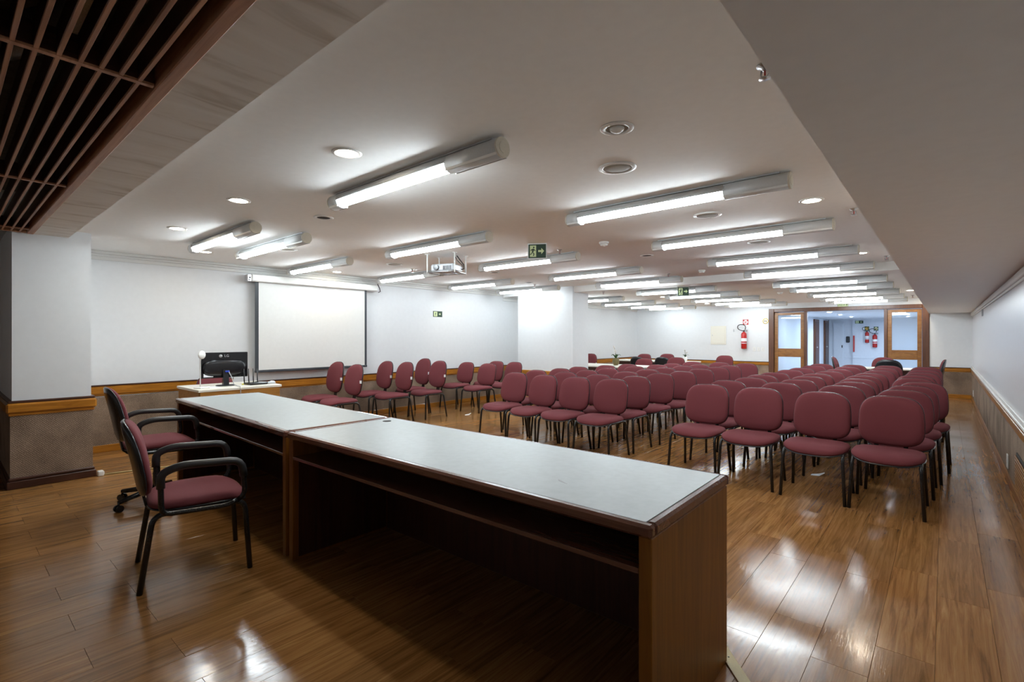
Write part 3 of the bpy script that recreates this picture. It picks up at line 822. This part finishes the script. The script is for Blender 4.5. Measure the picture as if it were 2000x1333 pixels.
# ================================================================== CEILING LIGHTS
def make_fixture(L):
    t = thing('fluorescent_light', 'x', 'ceiling light')
    R = .052; zc = -.060
    # reflector housing: half-round above the tube, fully closed barrels at both ends
    lit0, lit1 = .11, L * .765
    n = 13; prof = []
    a0, a1 = math.radians(-4), math.radians(184)
    for k in range(n):
        a = a0 + (a1 - a0) * k / (n - 1)
        prof.append((R * math.cos(a), zc + R * math.sin(a)))
    inner = [(p[0] * .95, (p[1] - zc) * .95 + zc) for p in prof[::-1]]
    poly = prof + inner
    mb = MB(); N = len(poly)
    v = [(lit0 - .01, y, z) for y, z in poly] + [(lit1 + .01, y, z) for y, z in poly]
    f = [(k, (k + 1) % N, N + (k + 1) % N, N + k) for k in range(N)]
    for k in range(n - 1):
        f.append((k, k + 1, N - 2 - k, N - 1 - k)); f.append((N + k, N + k + 1, 2 * N - 2 - k, 2 * N - 1 - k))
    mb.add(v, f, True)
    mb.build('housing', 'housing', t)
    MB().box(.05, L - .05, -.02, .02, -.008, 0).build('mounting_strip', 'housing', t)
    for x, d in ((-.012, 0), (L, .012)):
        MB().lathe([(R, x), (R + .001, x + .006), (R, x + .012)], 24, (0, 0, zc), 'x').build('end_cap', 'endcap', t)
        MB().lathe([(R * .55, x - .002 if d == 0 else x + .012), (R * .55, x if d == 0 else x + .014)], 20, (0, 0, zc), 'x').build('cap_ring', 'endcap', t)
    for x0, x1 in ((0, lit0), (lit1, L)):
        MB().lathe([(R, x0), (R, x1)], 24, (0, 0, zc), 'x').build('cover_barrel', 'housing', t)
        for s_ in (-1, 1):
            MB().box(x0, x1, s_ * R * .76 - .002, s_ * R * .76 + .002, zc - R * .86, zc - R * .60).build('cover_lip', 'white', t)
    MB().lathe([(0, lit0 - .015), (.02, lit0 - .012), (.030, lit0 + .004), (.030, lit1)], 14, (0, 0, zc - .014), 'x').build('lamp_tube', 'tube', t)
    return t
fx1, fx2 = make_fixture(1.62), make_fixture(1.48)
fu = [False, False]
def light_row(k, x, y, z, label, group):
    p = (fx1, fx2)[k]
    if not fu[k]:
        fu[k] = True; p.location = (x, y, z); p['label'] = label; p['group'] = group; return
    dup(p, (x, y, z), 0, label, group)
g = 'fluorescent ceiling lights'
for nm, x0, ys in (('bulkhead', -2.34, (3.43, 5.02, 6.66, 8.24)), ('middle', -4.93, (3.48, 5.02, 6.66, 8.13)), ('screen wall', -7.33, (3.44, 4.98, 6.60, 7.98))):
    for i, y in enumerate(ys):
        light_row(0, x0, y, ZC, 'tube light in the %s column, %s row before the ceiling step' % (nm, ORD[i]), g)
light_row(0, -3.32, 1.88, ZC, 'tube light above the near long desk, next to the downlights', g)
light_row(0, -6.20, 1.84, ZC, 'tube light above the podium side, closest to the pillar', g)
light_row(0, -6.31, 2.36, ZC, 'tube light above the podium side, second from the pillar', g)
for nm, x0, ys in (('bulkhead', -2.11, (8.98, 10.15, 11.67, 13.05, 14.20)), ('middle', -4.50, (8.92, 10.22, 11.65, 13.0, 14.1)), ('screen wall', -6.82, (9.9, 11.5, 12.95, 14.1))):
    for i, y in enumerate(ys):
        light_row(1, x0, y, ZC2, 'tube light in the %s column, %s row past the ceiling step' % (nm, ORD[i]), g)

def make_downlight(kind):
    t = thing('downlight' if kind != 'spk' else 'ceiling_speaker', 'x', 'downlight' if kind != 'spk' else 'speaker')
    if kind == 'spk':
        MB().lathe([(.085, -.001), (.112, -.001), (.112, -.005), (.092, -.010), (.085, -.006)], 28, ring=True).build('rim', 'white', t)
        MB().lathe([(0, -.009), (.05, -.0085), (.087, -.005), (.087, -.001)], 28).build('grille', 'grille', t)
        return t
    MB().lathe([(.055, -.001), (.082, -.001), (.082, -.004), (.070, -.009), (.055, -.006)], 28, ring=True).build('trim_ring', 'white', t)
    if kind == 'lit':
        MB().lathe([(0, -.0075), (.03, -.007), (.056, -.004), (.056, -.001)], 24).build('lamp_lens', 'spot', t)
    elif kind == 'off':
        MB().lathe([(0, -.002), (.056, -.002), (.056, -.001)], 24).build('recess', 'dark', t)
    else:
        MB().lathe([(0, -.002), (.056, -.002), (.056, -.001)], 24).build('recess', 'grille', t)
        MB().lathe([(0, -.026), (.018, -.022), (.032, -.012), (.036, -.002)], 20).build('eyeball', 'white', t)
    return t
def spread(kind, cat, spots, group):
    p = None
    for x, y, lab in spots:
        z = ZC if y < YSTEP else ZC2
        if p is None:
            p = make_downlight(kind); p.location = (x, y, z); p['label'] = lab; p['group'] = group
        else: dup(p, (x, y, z), 0, lab, group)
spread('lit', 'downlight', [
    (-2.50, 1.49, 'lit recessed downlight beside the nearest tube light over the long desks'), (-3.98, 1.48, 'lit recessed downlight above the joint of the long desks'),
    (-5.45, 1.485, 'lit recessed downlight in front of the white pillar'), (-6.70, 2.12, 'lit recessed downlight above the podium desk'),
    (-7.20, 4.12, 'lit recessed downlight above the projection screen'), (-.75, 4.28, 'lit recessed downlight beside the bulkhead, first from the desks'),
    (-.765, 7.36, 'lit recessed downlight beside the bulkhead, second from the desks'), (-6.74, 6.69, 'lit recessed downlight near the wall exit sign'),
    (-4.79, 10.73, 'lit recessed downlight past the ceiling step, above the rear tables'), (-4.85, 13.65, 'lit recessed downlight nearest the electrical panel'),
    (-.50, 12.35, 'lit recessed downlight beside the bulkhead, third from the desks'), (-.36, 14.55, 'lit recessed downlight beside the bulkhead, right by the door')], 'lit downlights')
spread('eye', 'downlight', [(-1.21, 2.18, 'unlit eyeball downlight above the aisle end of the long desk')], 'eyeball downlights')
spread('off', 'downlight', [(-4.01, 2.17, 'unlit dark downlight above the long desks'), (-5.38, 5.79, 'unlit dark downlight past the projector'), (-5.90, 7.30, 'unlit dark downlight before the far pillar'), (-2.82, 5.84, 'unlit dark downlight near the smoke detector')], 'unlit downlights')
spread('spk', 'speaker', [(-1.49, 2.69, 'round ceiling speaker before the first bulkhead tube light'), (-1.50, 4.23, 'round ceiling speaker after the first bulkhead tube light'), (-1.51, 5.80, 'round ceiling speaker after the second bulkhead tube light'),
    (-1.52, 7.40, 'round ceiling speaker after the third bulkhead tube light'), (-5.79, 2.68, 'round ceiling speaker beside the podium tube lights'), (-5.84, 4.22, 'round ceiling speaker between screen and projector')], 'ceiling speakers')

sp0 = thing('sprinkler', 'x', 'sprinkler')
MB().lathe([(.0, 0), (.030, 0), (.030, -.004), (.012, -.010), (.010, -.020), (0, -.02)], 14).build('escutcheon', 'chrome', sp0)
MB().tube([(.012, 0, -.018), (.014, 0, -.035), (.004, 0, -.048)], .003, 6).tube([(-.012, 0, -.018), (-.014, 0, -.035), (-.004, 0, -.048)], .003, 6).build('frame_arms', 'chrome', sp0)
MB().tube([(0, 0, -.018), (0, 0, -.045)], .003, 6).build('glass_bulb', 'red', sp0)
MB().lathe([(0, -.047), (.020, -.048), (.021, -.051), (0, -.052)], 14).build('deflector', 'chrome', sp0)
first = True
for x, y, lab in [(-.51, 2.04, 'sprinkler half hidden by the bulkhead edge above the near desk'), (-.545, 4.79, 'sprinkler beside the bulkhead, after the first downlight'), (-.55, 7.85, 'sprinkler beside the bulkhead, before the ceiling step'),
               (-.52, 13.9, 'sprinkler beside the bulkhead, near the door'), (-3.41, 4.79, 'sprinkler behind the hanging exit sign'), (-6.07, 4.71, 'sprinkler near the projector on its screen side'),
               (-6.05, 7.66, 'sprinkler just before the far pillar'), (-3.38, 7.77, 'sprinkler between middle tube lights before the step'), (-5.16, 8.75, 'sprinkler right of the far pillar past the step'), (-3.95, 10.5, 'sprinkler past the step beside the small hanging sign')]:
    z = ZC if y < YSTEP else ZC2
    if first: sp0.location = (x, y, z); sp0['label'] = lab; sp0['group'] = 'ceiling sprinklers'; first = False
    else: dup(sp0, (x, y, z), 0, lab, 'ceiling sprinklers')
sm0 = thing('smoke_detector', 'x', 'smoke detector')
MB().lathe([(.0, 0), (.052, 0), (.052, -.016), (.046, -.022), (0, -.022)], 22).build('base', 'white', sm0)
MB().lathe([(.040, -.022), (.040, -.034), (.030, -.042), (0, -.043)], 22).build('sensor_head', 'white', sm0)
first = True
for x, y, lab in [(-2.77, 4.71, 'white smoke detector nearest the hanging exit sign'), (-2.81, 7.69, 'white smoke detector before the ceiling step'), (-2.52, 11.2, 'white smoke detector past the ceiling step')]:
    z = ZC if y < YSTEP else ZC2
    if first: sm0.location = (x, y, z); sm0['label'] = lab; sm0['group'] = 'smoke detectors'; first = False
    else: dup(sm0, (x, y, z), 0, lab, 'smoke detectors')

# ---- ceiling projector in its rod cage
pj = thing('ceiling_projector', 'silver projector hanging from the ceiling in a white rod cage', 'projector', (-4.70, 4.18, ZC), .35)
MB().box(-.16, .16, -.13, .13, -.215, -.125, .018).build('projector_body', 'silver', pj)
body = pj.children[0]
for i in range(6): MB().box(-.163, -.158, -.10 + i * .026, -.087 + i * .026, -.20, -.145).build('vent_slot', 'dark', body)
for i in range(6): MB().box(.02 + i * .02, .03 + i * .02, -.133, -.128, -.20, -.150).build('vent_slot', 'dark', body)
MB().lathe([(.034, 0), (.034, .025), (.026, .025), (.024, .012), (0, .010)], 18, (-.07, -.155, -.17), 'y').build('lens', 'black', body)
for x, y in ((-.19, -.15), (.19, -.15), (-.19, .15), (.19, .15)):
    MB().tube([(x, y, 0), (x, y, -.24)], .009, 8).lathe([(0, 0), (.028, 0), (.028, -.004), (0, -.004)], 12, (x, y, 0)).build('hanger_rod', 'white', pj)
for a, b in (((-.19, -.15), (.19, -.15)), ((-.19, .15), (.19, .15)), ((-.19, -.15), (-.19, .15)), ((.19, -.15), (.19, .15)), ((-.06, -.15), (-.06, .15)), ((.08, -.15), (.08, .15))):
    MB().tube([(a[0], a[1], -.225), (b[0], b[1], -.225)], .008, 6).build('cage_bar', 'chrome', pj)
MB().tube([(.10, .08, 0), (.13, .10, -.05), (.17, .13, -.11), (.19, .10, -.17), (.15, .08, -.18)], .007, 6).tube([(.08, .06, 0), (.10, .09, -.06), (.16, .11, -.12), (.155, .1, -.17)], .006, 6).build('power_cable', 'black', pj)

# ---- signs
def exit_sign(name, label, loc, rz, w, h, hang, man=True, txt=None, cat='sign'):
    """plate in local x-z plane, face towards local -y"""
    t = thing(name, label, cat, loc, rz)
    if hang:
        MB().box(-w * .5 - .01, w * .5 + .01, -.002, .002, -h - .014, 0).build('clear_plate', 'white', t)
    MB().box(-w / 2, w / 2, -.006 if hang else -.003, .006 if hang else 0, -h - (.006 if hang else 0), -(.012 if hang else 0)).build('plate', 'green', t)
    y0, y1 = -.0075, -.0055
    if not hang: y0, y1 = -.0045, -.0025
    F = lambda x, z, y: (x * h, y, -h / 2 - (.009 if hang else 0) + z * h)
    if man:
        ax = w / h * .24
        MB().prism([(-w / h * .42, -.40), (-w / h * .06, -.40), (-w / h * .06, .40), (-w / h * .42, .40)], y0, y1, F).build('pictogram_panel', 'glow', t)
        y2 = y0 - .001
        cx = -ax
        fig = MB()
        fig.prism([(cx + .06 * math.cos(a * PI / 4) + .05, .26 + .06 * math.sin(a * PI / 4)) for a in range(8)], y2, y0, F)
        for pl in ([(-.04, .17), (.08, .17), (.04, -.05), (-.08, -.05)], [(-.08, -.02), (-.01, -.05), (.10, -.18), (.04, -.21)], [(.04, -.15), (.10, -.18), (.06, -.34), (.0, -.34)],
                   [(-.08, -.05), (-.02, -.03), (-.08, -.20), (-.20, -.25), (-.22, -.20), (-.12, -.16)], [(-.04, .17), (-.18, .08), (-.16, .02), (-.03, .10)], [(.07, .16), (.18, .04), (.15, 0), (.05, .09)]):
            fig.prism([(cx + x, z) for x, z in pl], y2, y0, F)
        fig.build('running_figure', 'green', t)
        bx = w / h * .22
        MB().prism([(bx - .20, -.07), (bx + .02, -.07), (bx + .02, -.22), (bx + .22, 0), (bx + .02, .22), (bx + .02, .07), (bx - .20, .07)], y0, y1, F).build('arrow', 'glow', t)
    if txt:
        MB().box(-w * .48, w * .48, y0 + .0005, y1, -h * .94, -h * .06).build('pale_panel', 'glow', t)
        mtx = Matrix.Translation((-w * .14, y0 - .0002, -h / 2)) @ Matrix.Rotation(PI / 2, 4, 'X')
        text_part(txt, h * .62, 'green', t, mtx)
        y2 = y0 - .001; bx = w / h * .36
        MB().prism([(bx - .05, -.32), (bx + .05, -.32), (bx + .05, .02), (bx + .2, .02), (bx, .36), (bx - .2, .02), (bx - .05, .02)], y2, y0 + .0004, F).build('arrow', 'green', t)
    return t
exit_sign('exit_sign', 'hanging green exit sign with running figure and right arrow, near the projector', (-3.36, 4.30, ZC), 0.55, .19, .155, True)
exit_sign('exit_sign', 'small hanging exit sign past the ceiling step', (-3.55, 8.80, ZC2), 0.55, .19, .155, True)
exit_sign('exit_sign', 'green exit sign fixed to the screen wall', (XL + .001, 6.52, 1.885), PI / 2, .235, .115, False)
exit_sign('exit_sign', 'pale exit sign reading SAIDA above the door head', (-1.94, YF - .001, 2.232), 0, .23, .10, False, False, 'SAÍDA')
exit_sign('exit_sign', 'dark exit sign on the back wall of the corridor', (-2.45, CY - .001, 1.99), 0, .26, .11, False)
def ext_sign(label, x, y, z, w, h, bg='red', fg='yellow'):
    t = thing('extinguisher_sign', label, 'sign', (x, y, z))
    MB().box(-w / 2, w / 2, -.003, 0, -h / 2, h / 2).build('plate', bg, t)
    MB().box(-w * .22, w * .22, -.0042, -.0028, -h * .40, h * .40).build('panel', fg, t)
    MB().box(-w * .07, w * .07, -.0054, -.0040, -h * .28, h * .10).box(-w * .03, w * .12, -.0054, -.0040, h * .10, h * .20).build('pictogram', 'red', t)
    MB().box(-w * .40, -w * .28, -.0042, -.0028, -h * .20, h * .20).box(w * .28, w * .40, -.0042, -.0028, -h * .20, h * .20).build('flame_mark', fg, t)
ext_sign('red extinguisher sign above the extinguisher in the room', -4.25, YF, 1.79, .15, .15, 'red', 'paper')
ext_sign('dark extinguisher sign in the corridor, by the corner', -2.21, CY, 1.69, .14, .15, 'green', 'yellow')
ext_sign('dark extinguisher sign in the corridor, further from the corner', -1.93, CY, 1.68, .14, .15, 'green', 'glow')
ns = thing('no_smoking_sign', 'round yellow and white no-smoking sign beside the door frame', 'sign', (-3.73, YF, 1.81))
MB().lathe([(0, -.003), (.085, -.003), (.085, 0), (0, 0)], 28, (0, 0, 0), 'y').build('plate', 'paper', ns)
MB().lathe([(.058, -.0045), (.074, -.0045), (.074, -.0025), (.058, -.0025)], 28, (0, 0, 0), 'y', ring=True).build('ring', 'yellow', ns)
MB().prism([(-.052, .045), (-.045, .052), (.052, -.045), (.045, -.052)], -.0050, -.0028, lambda x, z, y: (x, y, z)).build('bar', 'yellow', ns)
MB().box(-.045, .035, -.0042, -.0028, -.010, .008).build('cigarette', 'dark', ns)
MB().box(-.05, .05, -.003, 0, -.135, -.10).build('caption_plate', 'paper', ns)

# ---- fire extinguishers
def extinguisher(label, x, y, z, s=1.0, low='red'):
    t = thing('fire_extinguisher', label, 'extinguisher', (x, y - .095 * s, z)); t.scale = (s, s, s)
    b = MB().lathe([(.0, 0), (.066, 0), (.075, .012), (.075, .40), (.068, .44), (.045, .468), (.022, .478), (.022, .49), (0, .49)], 24).build('cylinder', 'red', t)
    MB().lathe([(.0755, .15), (.0762, .152), (.0762, .30), (.0755, .302)], 24).build('label_band', 'paper', b)
    MB().lathe([(.0762, .17), (.0768, .171), (.0768, .21), (.0762, .211)], 24).build('label_stripe', low, b)
    MB().box(-.018, .018, -.018, .018, .485, .525, .004).box(-.012, .10, -.010, .010, .525, .538, .003).box(-.012, .095, -.010, .010, .495, .505, .003).build('valve_handle', 'dark', t)
    p = [(-.018, -.005, .51), (-.08, -.02, .53), (-.16, -.02, .57), (-.17, -.02, .66), (-.09, -.02, .70), (.02, -.02, .685), (.055, -.02, .62), (.04, -.03, .55)]
    q = []
    for i in range(len(p) - 1):
        q += [tuple(Vector(p[i]).lerp(Vector(p[i + 1]), k / 3)) for k in range(3)]
    q = [q[0]] + [tuple((Vector(q[i - 1]) + Vector(q[i]) + Vector(q[i + 1])) / 3) for i in range(1, len(q) - 1)] + [p[-1]]
    MB().tube(q, .011, 8).build('hose', 'black', t)
    MB().box(-.02, .02, .07, .095, .40, .45, .003).build('wall_bracket', 'chrome', t)
extinguisher('red fire extinguisher hung on the far wall beside the switches', -4.27, YF, 1.04, .98)
extinguisher('short fire extinguisher in the corridor, by the corner', -2.20, CY, 1.15, .85, 'silver')
extinguisher('long fire extinguisher in the corridor, further from the corner', -1.96, CY, .98, 1.0, 'red')
tag(MB().box(-2.64, -2.59, CY - .06, CY, .80, 1.42, .006).build('hydrant_cabinet', 'red'), 'narrow red hydrant pipe on the corridor corner', 'pipe')
cp = thing('wall_phone', 'black wall device beside the white corridor door', 'phone', (-3.0, CY + .1, 1.32))
cp.location = (-2.82, CY + .1, 1.25)
MB().box(-.06, .06, -.06, 0, -.10, .14, .02).build('body', 'black', cp)
MB().box(-.04, -.01, -.075, -.055, -.09, .12, .008).build('handset', 'black', cp)

# ---- electrical panel, switches, hook, outlets, grille
ep = thing('electrical_panel', 'cream electrical panel door on the far wall', 'panel', (-5.0, YF, 1.42))
MB().box(-.22, .22, -.012, 0, -.27, .27, .004).build('frame', 'cream', ep)
dr = MB().box(-.185, .185, -.020, -.012, -.235, .235, .003).build('panel_door', 'cream', ep)
MB().box(-.175, -.155, -.026, -.020, -.02, .02, .002).build('latch', 'chrome', dr)
sw0 = None
for i, x in enumerate((-4.02, -3.91, -3.80)):
    o = thing('light_switch', 'white switch plate on the far wall, %s from the extinguisher' % ORD[i], 'switch', (x, YF, 1.03), 0, 'light switches')
    MB().box(-.04, .04, -.009, 0, -.06, .06, .004).build('plate', 'white', o)
    MB().box(-.014, .014, -.014, -.008, -.028, .028, .002).build('rocker', 'trimwhite', o)
hk = thing('wall_hook', 'small grey hook on the far wall beside the extinguisher', 'hook', (-4.57, YF, 1.56))
MB().box(-.015, .015, -.005, 0, -.04, .04, .002).build('plate', 'silver', hk)
MB().tube([(0, -.004, .0), (0, -.03, -.02), (0, -.035, .01)], .005, 6).build('prong', 'silver', hk)
for y, lab in ((14.1, 'white outlet in the woven wainscot near the far corner'), (6.65, 'white outlet in the woven wainscot beside the front chair rows')):
    o = thing('wall_outlet', lab, 'outlet', (XR - .012, y, .20), 0, 'wainscot outlets')
    MB().box(-.010, 0, -.055, .055, -.065, .065, .004).build('plate', 'white', o)
    MB().box(-.013, -.009, -.022, .022, -.018, .018, .002).build('socket', 'trimwhite', o)
tag(MB().box(XR - .02, XR, 10.95, 11.10, 1.71, 1.82, .003).build('junction_plate', 'silver'), 'small grey plate high on the white side wall', 'plate')
vg = thing('ventilation_grille', 'brown slatted ventilation grille low in the side wall', 'grille', (XR - .012, 5.15, .10))
MB().box(-.008, 0, -.72, .72, 0, .32, .003).build('frame', 'dark', vg)
for i in range(11):
    MB().box(-.020, -.012, -.70, .70, .018 + i * .027, .030 + i * .027, .002).build('slat', 'rail_r', vg)
ol_ = thing('floor_outlet', 'white corner cable outlet at the foot of the near pillar', 'outlet', (PXF + .04, PY_1 + .06, 0))
MB().box(-.03, .03, -.018, .03, 0, .05, .006).build('box', 'white', ol_)
MB().box(-.015, .015, .03, .036, .012, .038, .002).build('socket', 'trimwhite', ol_)
tag(MB().tube([(-6.33, 1.10, .006), (-6.32, 1.20, .006), (-6.24, 1.45, .006), (-6.18, 1.70, .006), (-6.14, 1.83, .006)], .006, 6).build('extension_cord', 'tan'), 'thin tan cord on the floor from the pillar to the podium', 'cord')
# floor cable raceway behind the near desk
d = Vector((.143, -.172, 0)).normalized(); nrm = Vector((-d.y, d.x, 0))
a = Vector((-.70, 2.225, 0)); b = a + d * .75; a = a - d * .10
def strip(p, q, w, z0, z1):
    v = [(p - nrm * w), (q - nrm * w), (q + nrm * w), (p + nrm * w)]
    return [(x.x, x.y) for x in v]
rc = thing('floor_raceway', 'flat tan cable raceway on the floor at the desk end', 'raceway')
MB().prism(strip(a, b, .024, 0, 0), 0, .007).build('cover', 'tan', rc)
for t_ in (.12, .5):
    p = a.lerp(b, t_); MB().lathe([(0, 0), (.004, 0), (.004, .0008), (0, .0008)], 10, (p.x, p.y, .007)).build('screw', 'dark', rc)

# ================================================================== REAR TABLES, FLOWERS, LITTER
def table(label, x0, x1, y0, y1, top='cream', ins=.09):
    t = thing('meeting_table', label, 'table', ((x0 + x1) / 2, (y0 + y1) / 2, 0))
    hx, hy = (x1 - x0) / 2, (y1 - y0) / 2
    MB().box(-hx, hx, -hy, hy, .715, .745, .006).build('table_top', top, t)
    MB().box(-hx + .05, hx - .05, -hy + .06, hy - .06, .60, .715, .003).build('apron', 'desk_in', t)
    for sx in (-1, 1):
        for sy in (-1, 1):
            MB().box(sx * (hx - ins) - .025, sx * (hx - ins) + .025, sy * (hy - .09) - .025, sy * (hy - .09) + .025, 0, .60, .004).build('leg', 'desk_in', t)
table('white-topped table with the orchid vase past the far pillar', -7.0, -4.75, 9.40, 10.30)
table('white-topped table with white flowers near the far corner', -6.9, -4.75, 12.25, 12.95)
table('white-topped table in front of the doorway', -1.50, -.42, 12.37, 12.93, 'cream', .40)
def orchid(label, loc, pot, s, seed):
    rnd = random.Random(seed)
    t = thing('orchid_vase', label, 'plant', loc, rnd.uniform(0, 6)); t.scale = (s, s, s)
    MB().lathe([(.0, 0), (.05, 0), (.075, .04), (.088, .10), (.075, .16), (.066, .18), (.058, .18), (.062, .15), (0, .14)], 20).build('vase', pot, t)
    for k in range(5):
        a = k * 1.3 + .4; L = .09 + .03 * (k % 3)
        c, sn = math.cos(a), math.sin(a)
        pts = [(0, .16, .006), (.35, .16 + .08, .028), (.7, .16 + .12, .026), (1, .16 + .09, .004)]
        v = []; f = []
        for i, (q, z, w) in enumerate(pts):
            for o_ in (-1, 0, 1):
                v.append((c * q * L - sn * w * o_, sn * q * L + c * w * o_, z - (.008 if o_ == 0 else 0)))
        v2 = [(x, y, z - .003) for x, y, z in v]
        n = len(v)
        for i in range(3):
            for j in range(2):
                p = i * 3 + j
                f.append((p, p + 1, p + 4, p + 3)); f.append((n + p, n + p + 3, n + p + 4, n + p + 1))
        MB().add(v + v2, f, True).build('leaf', 'leaf', t)
    for k in range(2):
        a = 1.2 + k * 2.4
        pts = [(0, 0, .15), (.02 * math.cos(a), .02 * math.sin(a), .28), (.05 * math.cos(a), .05 * math.sin(a), .40 - .05 * k), (.11 * math.cos(a), .11 * math.sin(a), .47 - .10 * k)]
        st = MB().tube(pts, .004, 6).build('stem', 'leaf', t)
        for j in range(4):
            p = Vector(pts[2]).lerp(Vector(pts[3]), j / 3) if j else Vector(pts[1]).lerp(Vector(pts[2]), .6)
            m = MB()
            for q in range(5):
                an = q * 2 * PI / 5 + j
                m.rings(outline(.026, .034, 2, 10), [(.3, .003), (1, 0), (.3, -.003)], lambda x, y, d, an=an, p=p: (p.x + (y + .018) * math.cos(an), p.y + x * .5 + d, p.z + (y + .018) * math.sin(an) + x * .6))
            m.build('flower', 'petal', st)
    return t
orchid('potted orchid with pale flowers in a patterned vase on the rear table', (-5.52, 9.90, .745), 'vase', .88, 3)
orchid('white flowers in a white vase on the table near the far corner', (-5.05, 12.65, .745), 'white', .62, 5)
def litter(label, x, y, rz):
    t = thing('paper_scrap', label, 'litter', (x, y, 0), rz)
    MB().add([(-.07, -.02, .002), (.0, -.03, .002), (.01, .02, .012), (-.05, .025, .004), (-.07, -.02, 0), (.0, -.03, 0), (.01, .02, .010), (-.05, .025, .002)],
             [(0, 1, 2, 3), (4, 5, 6, 7), (0, 1, 5, 4), (1, 2, 6, 5), (2, 3, 7, 6), (3, 0, 4, 7)]).build('sheet_half', 'paper', t)
    MB().add([(.0, -.03, .002), (.05, -.02, .030), (.06, .02, .028), (.01, .02, .012), (.002, -.03, 0), (.052, -.02, .028), (.062, .02, .026), (.012, .02, .010)],
             [(0, 1, 2, 3), (4, 5, 6, 7), (0, 1, 5, 4), (1, 2, 6, 5), (2, 3, 7, 6), (3, 0, 4, 7)]).build('sheet_half', 'paper', t)
litter('crumpled white paper scrap under the front row chairs', -.95, 5.75, .4)
litter('crumpled white paper scrap on the floor in the empty aisle', -6.35, 6.15, 1.2)

# ---- corridor lights
cl = None
for x, y, lab in ((-2.39, 17.9, 'bright downlight in the corridor, first past the doors'), (-2.35, 20.0, 'bright downlight in the corridor, second past the doors'), (-1.0, 18.2, 'bright downlight in the corridor, over its right side'), (-.9, 21.0, 'bright downlight in the corridor, near the back right'), (-2.36, 15.9, 'bright downlight in the corridor, just behind the door head')):
    if cl is None:
        cl = thing('downlight', lab, 'downlight', (x, y, CZ), 0, 'corridor downlights')
        MB().lathe([(.055, -.001), (.082, -.001), (.082, -.004), (.070, -.009), (.055, -.006)], 24, ring=True).build('trim_ring', 'white', cl)
        MB().lathe([(0, -.0075), (.03, -.007), (.056, -.004), (.056, -.001)], 20).build('lamp_lens', 'corr', cl)
    else: dup(cl, (x, y, CZ), 0, lab, 'corridor downlights')
